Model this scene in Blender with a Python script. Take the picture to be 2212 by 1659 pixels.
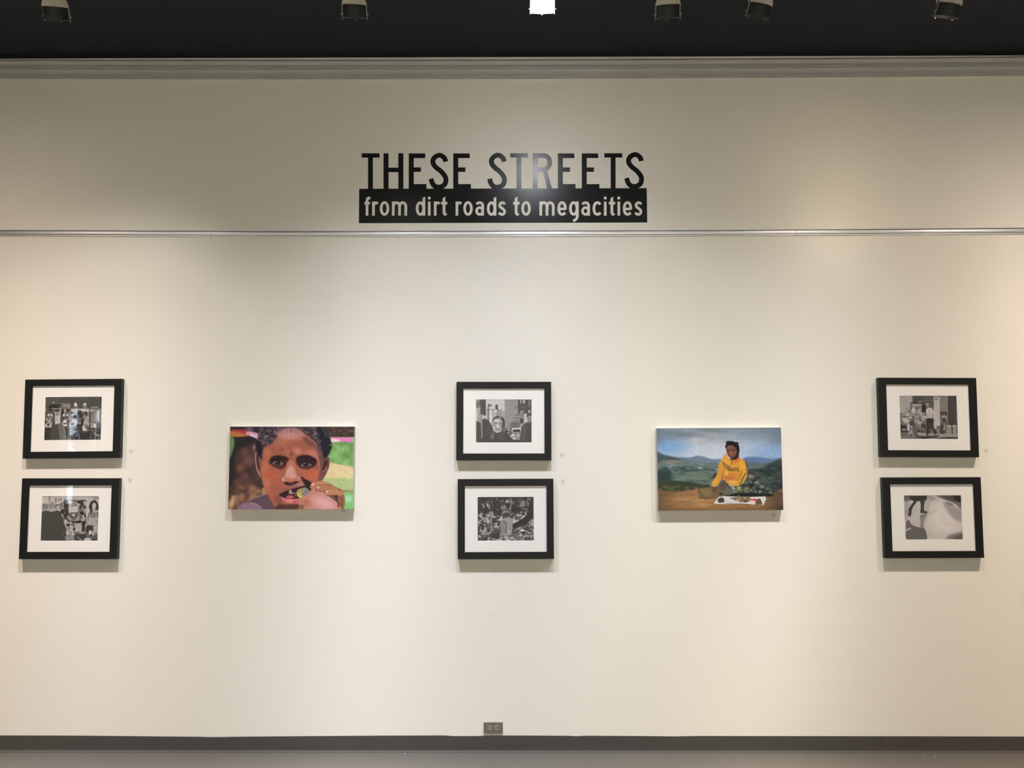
import bpy, bmesh, math
import numpy as np
from math import radians, sin, cos, pi
from mathutils import Vector, Matrix, Euler

for o in list(bpy.data.objects): bpy.data.objects.remove(o)
S = bpy.context.scene

# ---------------------------------------------------------------- camera (x right, y into the wall, wall face at y = 0, floor z = 0)
CAM_D, CAM_Z, FPX = 5.2, 1.83, 1820.0
cd = bpy.data.cameras.new('camera'); cam = bpy.data.objects.new('camera', cd); S.collection.objects.link(cam)
cd.sensor_fit = 'HORIZONTAL'; cd.sensor_width = 36.0; cd.lens = FPX*36.0/2212.0
cd.clip_start = .05; cd.clip_end = 100
Rm = Matrix.Rotation(radians(.26), 4, 'Z') @ Matrix.Rotation(radians(94.2), 4, 'X') @ Matrix.Rotation(radians(-.06), 4, 'Z')
cam.matrix_world = Matrix.Translation((0, -CAM_D, CAM_Z)) @ Rm
S.camera = cam

# ---------------------------------------------------------------- daylight outside the back windows, exposure
w = bpy.data.worlds.new('world'); S.world = w; w.use_nodes = True
bg = w.node_tree.nodes['Background']; bg.inputs[0].default_value = (.70, .86, 1.0, 1); bg.inputs[1].default_value = 13.0
S.view_settings.view_transform = 'Standard'; S.view_settings.look = 'None'
S.view_settings.gamma = 1.0; S.view_settings.use_curve_mapping = False
S.view_settings.exposure = 0.0

# lamps (their lights are made in the lamp builder): x, junction height, lean sideways (deg), glowing, beams of (lean to the wall, skirt falloff in degrees, watts red, green, blue)
WALL_LAMP = [(-6.2, 4.0, 0, 0, [(12, 13, 4, 3.2, 2.6)]),
             (-3.25, 4.0, 0, 0, [(12, 13, 8.6, 7.0, 5.9)]),
             (.134, 4.030, 0, 1, [(12, 13, 2.5, 3.0, 4.2), (30, 22, .90, .89, .87)]),
             (3.35, 4.0, 0, 0, [(12, 13, 10.7, 9.05, 7.5), (30, 22, .72, .62, .56)]),
             (6.3, 4.0, 0, 0, [(12, 13, 4, 3.2, 2.4)]),
             (-2.27, 4.0, 4, 0, [(17, 14, 4.6, 4.4, 4.1), (6, 7, 7.5, 8.2, 10.5)]),
             (-.794, 4.006, 2, 0, [(17, 14, 3.6, 3.7, 3.7), (6, 7, 26, 25.8, 27.5)]),
             (.751, 4.0, -3, 0, [(17, 14, 1.25, 1.04, .7), (17, 9, 0.3, .4, .7)]),
             (1.204, 4.002, 12, 0, [(17, 9, 3.6, 3.8, 3.5)]),
             (2.13, 4.0, 10, 0, [(17, 9, 4.9, 5.4, 6.2), (50, 18, .45, .38, .28), (6, 7, 19, 15.5, 10.6)])]
FILL_LAMP = [(x, 18.6, 18.3, 16.3) for x in (-4.2, -1.4, 1.4, 4.2)]  # unseen rear lamps, added as soft fill for the picture wall
# ---------------------------------------------------------------- painter for the printed photographs
# Each print is a finely divided flat sheet whose ink colours are a colour attribute computed below.
def _cr(pts, n=6, closed=True):
    P = np.array(pts, float); N = len(P); out = []
    rng = range(N if closed else N-1)
    for i in rng:
        if closed:
            p0, p1, p2, p3 = P[(i-1) % N], P[i], P[(i+1) % N], P[(i+2) % N]
        else:
            p0, p1, p2, p3 = P[max(i-1, 0)], P[i], P[i+1], P[min(i+2, N-1)]
        for k in range(n):
            t = k/n
            out.append(.5*((2*p1)+(-p0+p2)*t+(2*p0-5*p1+4*p2-p3)*t*t+(-p0+3*p1-3*p2+p3)*t**3))
    if not closed: out.append(P[-1])
    return np.array(out)

class Print:
    def __init__(s, W, H, quad, base, gray=False):
        s.W, s.H = W, H
        u, v = np.meshgrid((np.arange(W))/(W-1), (np.arange(H))/(H-1))
        q = np.array(quad, float)
        g = lambda k: (q[0][k]*(1-u)+q[1][k]*u)*(1-v)+(q[3][k]*(1-u)+q[2][k]*u)*v
        s.X, s.Y, s.u, s.v = g(0), g(1), u, v
        s.px = abs(q[1][0]-q[0][0])/W
        s.im = np.zeros((H, W, 3)); s.im[:] = s._c(base)
    def _c(s, c):
        if not hasattr(c, '__len__'): c = (c, c*.97, c*.965)
        return np.array(c, float)
    def noise(s, sx, sy=None, seed=0, oct=1):
        sy = sy or sx; r = np.zeros_like(s.X); amp = 1; tot = 0
        for o in range(oct):
            rs = np.random.RandomState(seed+o*17); L = rs.rand(97, 97)
            x = s.X/sx*(2**o)+seed*3.1; y = s.Y/sy*(2**o)+seed*1.7
            xi = np.floor(x).astype(int); yi = np.floor(y).astype(int); fx = x-xi; fy = y-yi
            fx = fx*fx*(3-2*fx); fy = fy*fy*(3-2*fy)
            g = lambda a, b: L[(yi+b) % 97, (xi+a) % 97]
            r += amp*((g(0, 0)*(1-fx)+g(1, 0)*fx)*(1-fy)+(g(0, 1)*(1-fx)+g(1, 1)*fx)*fy); tot += amp; amp *= .55
        return r/tot
    def mix(s, m, c, a=1.):
        m = np.clip(m*a, 0, 1)[..., None]
        s.im = s.im*(1-m)+s._c(c)*m
    def mpoly(s, pts, soft=6, smooth=True):
        P = _cr(pts) if smooth else np.array(pts, float)
        pad = soft*2+2
        x0, y0 = P.min(0)-pad; x1, y1 = P.max(0)+pad
        sel = (s.X >= x0) & (s.X <= x1) & (s.Y >= y0) & (s.Y <= y1)
        m = np.zeros_like(s.X)
        if not sel.any(): return m
        x = s.X[sel]; y = s.Y[sel]; d = np.full(x.shape, 1e18); ins = np.zeros(x.shape, bool)
        for i in range(len(P)):
            ax, ay = P[i]; bx, by = P[(i+1) % len(P)]
            ex, ey = bx-ax, by-ay; l = ex*ex+ey*ey
            if l < 1e-9: continue
            t = np.clip(((x-ax)*ex+(y-ay)*ey)/l, 0, 1)
            d = np.minimum(d, (x-ax-t*ex)**2+(y-ay-t*ey)**2)
            if ey != 0: ins ^= ((ay > y) != (by > y)) & (x < (bx-ax)*(y-ay)/(by-ay)+ax)
        d = np.sqrt(d)*np.where(ins, 1, -1)
        t = np.clip(.5+d/(2*soft), 0, 1); m[sel] = t*t*(3-2*t)
        return m
    def mell(s, cx, cy, rx, ry, soft=6, rot=0):
        c, n = math.cos(math.radians(rot)), math.sin(math.radians(rot))
        dx, dy = s.X-cx, s.Y-cy
        a = (dx*c+dy*n)/rx; b = (-dx*n+dy*c)/ry
        d = (1-np.sqrt(a*a+b*b))*min(rx, ry)
        t = np.clip(.5+d/(2*soft), 0, 1); return t*t*(3-2*t)
    def mline(s, pts, w, soft=3, smooth=True):
        P = _cr(pts, 6, False) if smooth and len(pts) > 2 else np.array(pts, float)
        d = np.full(s.X.shape, 1e18)
        for i in range(len(P)-1):
            ax, ay = P[i]; bx, by = P[i+1]; ex, ey = bx-ax, by-ay; l = ex*ex+ey*ey+1e-9
            t = np.clip(((s.X-ax)*ex+(s.Y-ay)*ey)/l, 0, 1)
            d = np.minimum(d, (s.X-ax-t*ex)**2+(s.Y-ay-t*ey)**2)
        t = np.clip(.5+(w/2-np.sqrt(d))/(2*soft), 0, 1); return t*t*(3-2*t)
    def poly(s, pts, c, soft=6, a=1., smooth=True): s.mix(s.mpoly(pts, soft, smooth), c, a)
    def box(s, x0, y0, x1, y1, c, soft=4, a=1.): s.poly([(x0, y0), (x1, y0), (x1, y1), (x0, y1)], c, soft, a, False)
    def ell(s, cx, cy, rx, ry, c, soft=6, rot=0, a=1.): s.mix(s.mell(cx, cy, rx, ry, soft, rot), c, a)
    def line(s, pts, w, c, soft=3, a=1., smooth=True): s.mix(s.mline(pts, w, soft, smooth), c, a)
    def tex(s, m, c, sx, sy=None, lo=.5, hi=.7, seed=0, oct=2, a=1.):
        mid = (lo+hi)/2; hw = (hi-lo)*.8; n = np.clip((s.noise(sx, sy, seed, oct)-mid+hw)/(2*hw), 0, 1); s.mix(m*n, c, a)
    def band(s, y0, y1, soft=20, f=None):
        Y = s.Y if f is None else s.Y-f
        a = np.clip((Y-y0)/soft+.5, 0, 1); b = np.clip((y1-Y)/soft+.5, 0, 1); return a*b

def print_boy():
    P = Print(400, 266, [(128, 158), (2105, 158), (2090, 1475), (90, 1478)], (62, 46, 44))
    A = np.ones_like(P.X)
    # blurred ground on the left
    P.tex(A*(P.X < 760), (98, 66, 60), 150, seed=3, lo=.4, hi=.8)
    P.poly([(60, 150), (640, 150), (640, 330), (560, 380), (430, 470), (230, 560), (200, 900), (120, 1300), (60, 1300)], (42, 36, 38), 50)
    P.box(60, 120, 900, 215, (50, 40, 46), 20)
    P.ell(430, 205, 60, 45, (110, 92, 112), 45)
    P.poly([(100, 230), (300, 215), (420, 250), (420, 300), (300, 322), (100, 310)], (188, 112, 66), 16)
    P.poly([(120, 215), (330, 212), (430, 250), (370, 275), (200, 240)], (166, 60, 62), 18)
    P.poly([(390, 245), (470, 238), (600, 285), (600, 370), (500, 330), (400, 290)], (216, 150, 178), 14)
    P.poly([(440, 280), (520, 300), (560, 335), (470, 310)], (236, 214, 226), 14)
    P.poly([(90, 310), (170, 330), (195, 420), (150, 600), (90, 660)], (104, 134, 88), 25)
    for x, y, r, c in ((350, 560, 60, (92, 66, 60)), (430, 700, 80, (112, 76, 72)), (290, 820, 60, (122, 82, 66)), (360, 950, 60, (104, 70, 70)), (450, 1130, 80, (100, 70, 66)),
                       (260, 1060, 70, (98, 66, 60)), (560, 1000, 40, (86, 58, 54))):
        P.ell(x, y, r, r, c, 40, a=.8)
    P.tex(P.mpoly([(90, 1170), (420, 1100), (640, 1180), (600, 1290), (240, 1475), (90, 1478)], 40), (150, 112, 84), 90, seed=8, lo=.35, hi=.7)
    P.ell(150, 1380, 40, 90, (214, 172, 128), 30, 20, .8)
    P.ell(310, 1290, 40, 50, (160, 116, 84), 30, 0, .7)
    P.poly([(635, 1150), (690, 1140), (735, 1230), (640, 1260)], (168, 128, 88), 14)
    # right side
    P.box(1650, 120, 2150, 335, (66, 50, 46), 10)
    P.tex(P.mpoly([(1650, 150), (2110, 150), (2110, 290), (1650, 290)], 10, False), (92, 72, 66), 50, seed=5)
    P.box(1650, 325, 2150, 470, (150, 176, 122), 12)
    P.poly([(1660, 345), (1900, 335), (2050, 345), (2060, 400), (1900, 440), (1720, 420)], (224, 120, 184), 12)
    P.poly([(1690, 360), (1860, 365), (1850, 410), (1720, 400)], (232, 208, 214), 16)
    P.poly([(1640, 440), (2130, 440), (2130, 800), (1900, 760), (1700, 720), (1640, 700)], (104, 146, 80), 22)
    P.tex(P.mpoly([(1640, 440), (2130, 440), (2130, 800), (1700, 740)], 22), (140, 184, 116), 110, seed=12, lo=.45, hi=.75)
    P.poly([(1600, 730), (1850, 755), (2120, 830), (2120, 1010), (1900, 1010), (1600, 1010)], (216, 196, 150), 25)
    P.poly([(1580, 1000), (2120, 1000), (2120, 1180), (1580, 1180)], (168, 186, 128), 25)
    P.poly([(1840, 1165), (2120, 1185), (2120, 1235), (1860, 1230)], (158, 130, 100), 10)
    P.poly([(1900, 1235), (2120, 1235), (2120, 1490), (1900, 1490)], (126, 184, 110), 10)
    P.ell(2010, 1310, 60, 50, (156, 210, 174), 30)
    P.box(2085, 335, 2120, 1475, (190, 160, 140), 6, .5)
    # shoulder and neck
    P.poly([(230, 1490), (280, 1400), (390, 1345), (560, 1290), (740, 1225), (860, 1330), (960, 1490)], (98, 74, 84), 10, smooth=True)
    P.poly([(250, 1490), (300, 1400), (420, 1370), (560, 1400), (620, 1490)], (140, 110, 128), 16)
    P.line([(400, 1345), (560, 1285), (720, 1230)], 14, (146, 116, 136), 8)
    P.line([(440, 1370), (540, 1400), (620, 1460)], 14, (160, 132, 150), 8)
    P.line([(745, 1240), (790, 1330), (860, 1440)], 26, (62, 46, 56), 12)
    # ears
    P.poly([(520, 580), (560, 565), (600, 620), (620, 800), (625, 960), (590, 960), (545, 860), (520, 720)], (128, 88, 80), 8)
    P.poly([(545, 600), (570, 600), (585, 720), (600, 850), (575, 840), (550, 740)], (68, 44, 46), 8)
    P.line([(535, 590), (530, 700), (560, 850), (600, 950)], 12, (176, 134, 126), 5)
    P.ell(505, 500, 34, 62, (92, 74, 72), 16)
    P.ell(510, 490, 16, 30, (134, 112, 108), 10)
    P.poly([(1560, 700), (1640, 660), (1690, 640), (1715, 700), (1700, 800), (1660, 900), (1600, 1000), (1550, 1020)], (104, 68, 66), 8)
    P.poly([(1610, 740), (1660, 690), (1680, 720), (1650, 820), (1600, 880)], (62, 40, 42), 10)
    P.line([(1630, 700), (1695, 655), (1708, 720), (1690, 830), (1610, 990)], 10, (140, 100, 96), 5)
    P.line([(1600, 870), (1645, 850), (1655, 800)], 10, (176, 140, 146), 6)
    # head
    P.poly([(600, 400), (700, 200), (900, 120), (1250, 110), (1480, 180), (1600, 400), (1610, 700), (1575, 900), (1560, 1040), (1480, 1200), (1330, 1400), (1180, 1490), (900, 1490), (800, 1380), (720, 1240), (650, 1080), (620, 920), (618, 700)], (166, 96, 74), 8)
    P.poly([(640, 480), (800, 380), (900, 300), (1050, 230), (1250, 260), (1400, 400), (1560, 520), (1590, 640), (1500, 640), (1200, 640), (1000, 640), (800, 640), (640, 700)], (158, 92, 72), 30)
    P.ell(1060, 290, 210, 90, (196, 134, 132), 60)
    P.ell(1000, 430, 180, 60, (172, 106, 86), 50)
    P.ell(1150, 430, 110, 50, (148, 84, 68), 40, a=.7)
    P.ell(1200, 550, 70, 50, (198, 124, 102), 30, 30, .8)
    P.ell(1020, 560, 60, 40, (188, 112, 90), 30, 30, .6)
    P.ell(1100, 600, 24, 40, (120, 66, 54), 20, 0, .7)
    P.ell(960, 530, 20, 40, (126, 70, 56), 18, -30, .6)
    P.ell(1440, 590, 110, 50, (190, 122, 112), 40, 10, .8)
    P.ell(720, 600, 70, 90, (188, 112, 84), 40, 0, .7)
    P.ell(680, 850, 50, 150, (196, 112, 84), 40, 0, .8)
    P.ell(790, 930, 110, 90, (184, 96, 66), 50, 0, .9)
    P.ell(720, 1080, 60, 90, (200, 118, 96), 40, -20, .7)
    P.ell(850, 1150, 110, 100, (160, 94, 80), 60, 0, .7)
    P.ell(1430, 930, 120, 80, (186, 98, 68), 45, 0, .9)
    P.ell(1540, 720, 36, 160, (178, 112, 104), 24, 5, .8)
    P.ell(1500, 800, 50, 50, (150, 84, 64), 30)
    P.poly([(1520, 560), (1610, 560), (1600, 760), (1560, 1000), (1530, 1000), (1560, 800)], (96, 62, 62), 18, .8)
    P.ell(900, 1330, 90, 60, (128, 78, 70), 40, 40, .8)
    # brows and eye sockets
    P.poly([(750, 690), (800, 640), (900, 620), (1040, 650), (1060, 700), (1010, 790), (940, 840), (850, 810), (760, 750)], (70, 38, 34), 22)
    P.poly([(780, 660), (880, 622), (1020, 650), (1010, 690), (900, 690), (800, 710)], (44, 28, 30), 14)
    P.poly([(1180, 660), (1250, 620), (1380, 620), (1480, 670), (1510, 730), (1460, 800), (1360, 840), (1260, 820), (1190, 760)], (64, 34, 32), 22)
    P.poly([(1190, 670), (1260, 625), (1380, 625), (1480, 680), (1500, 720), (1380, 700), (1260, 700), (1200, 730)], (40, 26, 30), 12)
    P.poly([(800, 750), (830, 715), (890, 700), (945, 722), (975, 760), (900, 775), (840, 768)], (112, 100, 102), 6)
    P.ell(885, 735, 44, 36, (36, 26, 30), 6)
    P.ell(868, 722, 12, 8, (128, 124, 132), 4)
    P.line([(770, 735), (830, 700), (900, 690), (960, 715), (990, 750)], 16, (28, 20, 22), 6)
    P.poly([(1250, 785), (1280, 745), (1330, 725), (1390, 745), (1425, 775), (1350, 795), (1290, 795)], (114, 102, 104), 6)
    P.ell(1333, 757, 46, 36, (38, 30, 34), 6)
    P.ell(1320, 742, 12, 8, (130, 128, 136), 4)
    P.line([(1230, 780), (1280, 730), (1340, 712), (1400, 730), (1460, 765)], 16, (28, 20, 22), 6)
    P.line([(1240, 810), (1320, 822), (1420, 800)], 14, (96, 60, 54), 8)
    P.line([(810, 790), (880, 806), (960, 790)], 14, (92, 54, 46), 8)
    # nose
    P.poly([(1040, 720), (1130, 720), (1180, 900), (1250, 980), (1200, 1040), (1090, 1060), (960, 1030), (970, 960), (1010, 880)], (182, 110, 92), 24)
    P.poly([(1060, 800), (1120, 790), (1170, 910), (1170, 980), (1020, 970), (1010, 900)], (206, 148, 138), 24)
    P.ell(980, 1000, 30, 34, (208, 150, 140), 14)
    P.ell(1215, 985, 34, 34, (186, 124, 112), 14)
    P.line([(1005, 880), (985, 950), (1010, 1000)], 12, (150, 86, 70), 8, .7)
    P.poly([(985, 1045), (1090, 1050), (1210, 1030), (1200, 1060), (1090, 1105), (1000, 1080)], (74, 44, 44), 12)
    P.ell(1030, 1062, 34, 18, (48, 30, 34), 8)
    P.ell(1170, 1052, 34, 18, (48, 30, 34), 8)
    # lips, mouth
    P.poly([(880, 1230), (960, 1170), (1100, 1110), (1230, 1050), (1330, 1060), (1350, 1110), (1230, 1150), (1050, 1190), (930, 1260)], (150, 92, 84), 14)
    P.ell(1250, 1075, 70, 24, (178, 116, 108), 14, -14)
    P.poly([(905, 1250), (980, 1200), (1080, 1165), (1200, 1130), (1340, 1110), (1330, 1200), (1230, 1310), (1080, 1310), (960, 1290)], (50, 30, 34), 8)
    P.ell(1085, 1190, 22, 14, (206, 190, 190), 5)
    P.ell(1100, 1220, 44, 14, (176, 146, 148), 6)
    P.ell(1080, 1280, 60, 26, (190, 92, 108), 12)
    P.ell(1175, 1240, 30, 36, (110, 92, 76), 12)
    P.poly([(935, 1275), (1000, 1300), (1100, 1315), (1215, 1310), (1215, 1370), (1100, 1395), (1010, 1370), (950, 1320)], (202, 112, 112), 8)
    P.ell(1100, 1340, 70, 14, (224, 140, 142), 8)
    P.ell(1160, 1355, 40, 26, (190, 84, 88), 12, a=.7)
    P.poly([(900, 1400), (1020, 1400), (1210, 1400), (1260, 1490), (860, 1490)], (84, 52, 46), 24)
    # cheek shadow beside the hand
    P.poly([(1250, 955), (1330, 1000), (1420, 1050), (1430, 1120), (1400, 1180), (1340, 1130), (1290, 1040)], (46, 32, 34), 12)
    # food
    P.poly([(1190, 1190), (1270, 1140), (1350, 1150), (1330, 1290), (1230, 1310)], (158, 136, 76), 10)
    P.tex(P.mpoly([(1190, 1190), (1270, 1140), (1350, 1150), (1330, 1290), (1230, 1310)], 8), (212, 196, 132), 22, seed=2)
    P.ell(1335, 1205, 62, 62, (116, 112, 118), 10)
    P.tex(P.mell(1335, 1205, 58, 58), (160, 154, 156), 26, seed=4)
    # hair
    hair = [(600, 560), (570, 420), (580, 250), (640, 120), (1000, 90), (1600, 90), (1690, 250), (1745, 450), (1720, 560), (1650, 680), (1600, 660), (1590, 560), (1520, 500), (1500, 420), (1400, 330), (1290, 250), (1180, 190), (1030, 190), (900, 260), (850, 330), (790, 420), (700, 470), (650, 520), (630, 700)]
    m = P.mpoly(hair, 16); P.mix(m, (66, 56, 60))
    P.tex(m, (118, 98, 106), 40, seed=9, lo=.48, hi=.72, oct=3)
    P.tex(m, (44, 38, 44), 30, seed=21, lo=.55, hi=.7, oct=2)
    P.poly([(860, 260), (960, 190), (1180, 180), (1280, 260), (1200, 270), (960, 290)], (168, 122, 126), 40, .8)
    P.poly([(1500, 200), (1620, 180), (1740, 450), (1700, 580), (1640, 660), (1600, 560), (1560, 400)], (34, 34, 42), 14)
    P.poly([(540, 400), (620, 420), (635, 560), (600, 660), (560, 560)], (34, 32, 38), 12)
    P.poly([(1280, 330), (1420, 380), (1520, 500), (1560, 620), (1470, 500), (1340, 430)], (104, 72, 74), 30, .8)
    for i in range(26):
        rs = np.random.RandomState(i); x = 620+rs.rand()*1060; y = 170+rs.rand()*240+max(0, (abs(x-1120)-300))*.4
        if 860 < x < 1280 and y > 250: continue
        P.line([(x, y), (x+18+30*rs.rand(), y+30), (x+10*rs.rand(), y+70)], 7, (142, 126, 138) if i % 2 else (40, 34, 40), 5, .7)
    P.line([(1590, 170), (1640, 260), (1660, 330)], 6, (120, 128, 140), 4)
    P.line([(590, 270), (620, 210), (660, 190)], 8, (110, 112, 128), 5)
    P.ell(1720, 455, 12, 8, (150, 160, 168), 5)
    # hand
    P.poly([(1850, 1170), (1910, 1180), (1955, 1300), (1950, 1420), (1925, 1490), (1850, 1490)], (140, 92, 70), 8)
    P.poly([(1215, 1345), (1260, 1290), (1380, 1230), (1440, 1150), (1500, 1140), (1640, 1190), (1760, 1270), (1845, 1360), (1850, 1490), (1270, 1490), (1225, 1420)], (188, 128, 112), 8)
    P.ell(1610, 1380, 190, 100, (212, 158, 156), 70, 20)
    P.ell(1330, 1370, 80, 60, (172, 108, 82), 40, 0, .8)
    P.ell(1260, 1440, 40, 40, (120, 76, 58), 24, 0, .8)
    P.line([(1640, 1210), (1740, 1280), (1840, 1360), (1850, 1440)], 20, (74, 44, 40), 8)
    P.poly([(1480, 1150), (1560, 1110), (1680, 1080), (1820, 1120), (1860, 1165), (1720, 1175), (1560, 1190), (1500, 1180)], (170, 112, 86), 7)
    P.poly([(1395, 1105), (1440, 1055), (1560, 1025), (1660, 1040), (1760, 1085), (1640, 1100), (1540, 1110), (1440, 1145), (1405, 1140)], (182, 124, 96), 7)
    P.line([(1500, 1110), (1600, 1085), (1740, 1098)], 9, (104, 64, 52), 5)
    P.line([(1500, 1190), (1620, 1188), (1760, 1180)], 9, (110, 66, 54), 5)
    P.poly([(1620, 1195), (1660, 1175), (1800, 1170), (1910, 1195), (1925, 1250), (1800, 1250), (1700, 1255), (1640, 1230)], (180, 122, 94), 7)
    P.line([(1660, 1258), (1790, 1262), (1900, 1300), (1925, 1360)], 9, (90, 56, 48), 5)
    for x, y in ((1445, 1082), (1525, 1130), (1672, 1195)): P.ell(x, y, 26, 14, (226, 178, 156), 6, -25)
    P.ell(1405, 1110, 8, 16, (90, 50, 44), 5); P.ell(1495, 1160, 8, 14, (96, 56, 48), 5); P.ell(1630, 1205, 8, 14, (70, 40, 36), 5)
    P.ell(1890, 1400, 14, 40, (104, 66, 54), 12)
    n = P.noise(26, seed=31, oct=2)[..., None]; P.im *= .94+.12*n
    return P

def print_woman():
    P = Print(400, 264, [(132, 180), (2048, 165), (2085, 1440), (158, 1450)], (120, 138, 160))
    A = np.ones_like(P.X); Y = P.Y; X = P.X
    t = np.clip((Y-170)/460, 0, 1)[..., None]; edge = np.clip(abs(X-1000)/950, 0, 1)[..., None]
    sky = np.array([134, 144, 154.])*(1-t)+np.array([176, 192, 214.])*t
    P.im = sky*(1-.28*edge**1.6)+np.array([70, 120, 180.])*(.28*edge**1.6)*.8
    P.mix(P.mell(900, 540, 700, 150, 120), (196, 202, 214), .7)
    P.mix(P.mell(330, 470, 260, 110, 90), (108, 154, 204), .75)
    P.mix(P.mell(1800, 560, 300, 120, 100), (126, 160, 204), .7)
    P.mix(P.mell(1500, 480, 240, 120, 100), (168, 184, 208), .5)
    P.tex(P.band(120, 320, 120), (108, 118, 124), 420, 60, .4, .7, seed=6, a=.7)
    P.tex(P.band(230, 420, 100)*(X > 1400), (126, 142, 160), 260, 70, .4, .7, seed=2, a=.7)
    P.mix(P.mell(450, 270, 420, 36, 30, 4), (106, 118, 128), .6)
    P.mix(P.mell(760, 365, 110, 36, 30), (186, 188, 198), .9)
    P.mix(P.mell(1000, 330, 300, 70, 60), (168, 172, 180), .5)
    P.mix(np.clip((X-1850)/250, 0, 1)*P.band(100, 420, 100), (92, 104, 118), .7)
    P.mix(np.clip((300-X)/180, 0, 1)*P.band(100, 420, 140), (96, 112, 128), .6)
    # hills
    P.poly([(100, 545), (260, 590), (400, 620), (640, 630), (760, 605), (860, 620), (980, 655), (1200, 680), (1200, 900), (100, 900)], (108, 126, 148), 14)
    P.poly([(100, 560), (200, 585), (330, 610), (480, 640), (700, 690), (900, 720), (1100, 740), (1100, 1000), (100, 1000)], (90, 108, 118), 18)
    P.poly([(100, 570), (260, 600), (420, 640), (500, 680), (300, 700), (100, 720)], (70, 84, 96), 20)
    P.poly([(1480, 640), (1700, 625), (1900, 650), (2120, 640), (2120, 760), (1480, 760)], (92, 116, 156), 20)
    P.poly([(1480, 730), (1600, 700), (1750, 720), (1900, 695), (2120, 670), (2120, 900), (1480, 900)], (88, 104, 106), 12)
    P.poly([(200, 690), (330, 672), (470, 680), (560, 700), (420, 730), (250, 720)], (138, 122, 104), 12)
    P.poly([(100, 740), (400, 710), (800, 730), (1150, 740), (1150, 1100), (100, 1100)], (92, 112, 108), 20)
    P.tex(P.band(690, 860, 40)*(X < 1150), (124, 140, 146), 120, 30, .5, .75, seed=11)
    P.tex(P.mpoly([(140, 800), (500, 760), (700, 780), (1010, 810), (990, 850), (600, 860), (300, 880), (140, 900)], 14), (56, 72, 72), 70, 40, .3, .6, seed=13, oct=3)
    P.poly([(130, 860), (330, 860), (400, 930), (380, 1010), (130, 1030)], (48, 60, 60), 30)
    P.poly([(400, 900), (700, 850), (1050, 860), (1060, 1080), (700, 1050), (400, 1000)], (104, 120, 108), 40, .9)
    P.tex(P.mpoly([(400, 870), (1050, 860), (1060, 1080), (400, 1010)], 30), (72, 90, 84), 120, 26, .45, .7, seed=17, oct=3)
    P.ell(800, 792, 34, 12, (158, 172, 180), 8)
    P.poly([(130, 990), (400, 990), (650, 1010), (900, 1070), (1000, 1090), (900, 1110), (600, 1100), (130, 1090)], (52, 62, 50), 14)
    P.poly([(130, 1060), (350, 1060), (700, 1080), (900, 1100), (860, 1140), (600, 1150), (400, 1170), (130, 1170)], (82, 84, 58), 14)
    P.tex(P.band(1040, 1170, 30)*(X < 960), (54, 60, 44), 60, 26, .45, .6, seed=19, oct=3)
    # right hillside
    P.poly([(1500, 860), (1750, 790), (1900, 710), (2120, 680), (2120, 1200), (1500, 1200)], (56, 68, 66), 18)
    P.poly([(1520, 880), (1600, 850), (1800, 850), (2100, 840), (2100, 1000), (1520, 1000)], (74, 86, 80), 30, .7)
    P.tex(P.mpoly([(1500, 860), (1750, 790), (2120, 690), (2120, 1150), (1500, 1150)], 18), (36, 46, 48), 90, 40, .42, .65, seed=23, oct=3)
    P.mix(np.clip((X-1950)/150, 0, 1)*P.band(700, 1150, 60), (36, 44, 46), .7)
    # soil
    P.poly([(100, 1170), (400, 1165), (700, 1130), (800, 1110), (1500, 1150), (1900, 1170), (2000, 1145), (2140, 1140), (2140, 1500), (100, 1500)], (150, 112, 74), 14)
    P.tex(P.band(1150, 1460, 30), (118, 88, 60), 260, 34, .45, .75, seed=29, oct=3, a=.8)
    P.tex(P.band(1250, 1440, 60)*(X < 1500)*(X > 350), (180, 136, 90), 300, 40, .42, .7, seed=33, a=.9)
    P.mix(np.clip((480-X)/340, 0, 1)*P.band(1150, 1500, 60), (86, 68, 52), .75)
    P.mix(np.clip((X-1700)/260, 0, 1)*P.band(1150, 1500, 60), (82, 64, 50), .9)
    P.mix(P.band(1395, 1500, 70), (104, 78, 50), .6)
    P.mix(np.clip((X-1900)/150, 0, 1)*P.band(1370, 1500, 60), (58, 46, 42), .8)
    # sack
    P.poly([(765, 1120), (800, 1110), (980, 1085), (1080, 1080), (1100, 1240), (1000, 1262), (900, 1274), (790, 1255), (775, 1200)], (112, 92, 66), 6, smooth=False)
    P.poly([(800, 1130), (960, 1100), (1040, 1110), (900, 1250)], (124, 108, 76), 20, .8)
    P.line([(775, 1130), (830, 1200), (900, 1262)], 7, (78, 58, 42), 4)
    P.line([(790, 1255), (900, 1272), (1060, 1245)], 8, (74, 54, 36), 4)
    # seated skirt
    P.poly([(1160, 1180), (1220, 1080), (1400, 1040), (1480, 960), (1560, 900), (1640, 960), (1760, 1040), (1880, 1120), (1945, 1180), (1860, 1200), (1850, 1230), (1300, 1230), (1180, 1220)], (66, 74, 66), 8)
    sk = P.mpoly([(1160, 1180), (1220, 1080), (1400, 1040), (1480, 960), (1560, 900), (1640, 960), (1760, 1040), (1880, 1120), (1945, 1180), (1860, 1200), (1850, 1230), (1180, 1220)], 10)
    P.tex(sk, (120, 134, 122), 44, 26, .5, .66, seed=41, oct=3)
    P.tex(sk, (34, 40, 38), 50, 34, .52, .66, seed=43, oct=2)
    P.tex(P.mell(1450, 1110, 90, 44, 20), (168, 156, 96), 30, seed=45)
    P.tex(P.mell(1290, 1110, 70, 50, 20), (166, 178, 172), 24, seed=47)
    P.poly([(1260, 1190), (1600, 1185), (1880, 1185), (1880, 1235), (1240, 1235)], (30, 30, 32), 10)
    P.poly([(1540, 905), (1590, 890), (1640, 920), (1600, 950), (1550, 950)], (130, 112, 110), 10)
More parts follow.
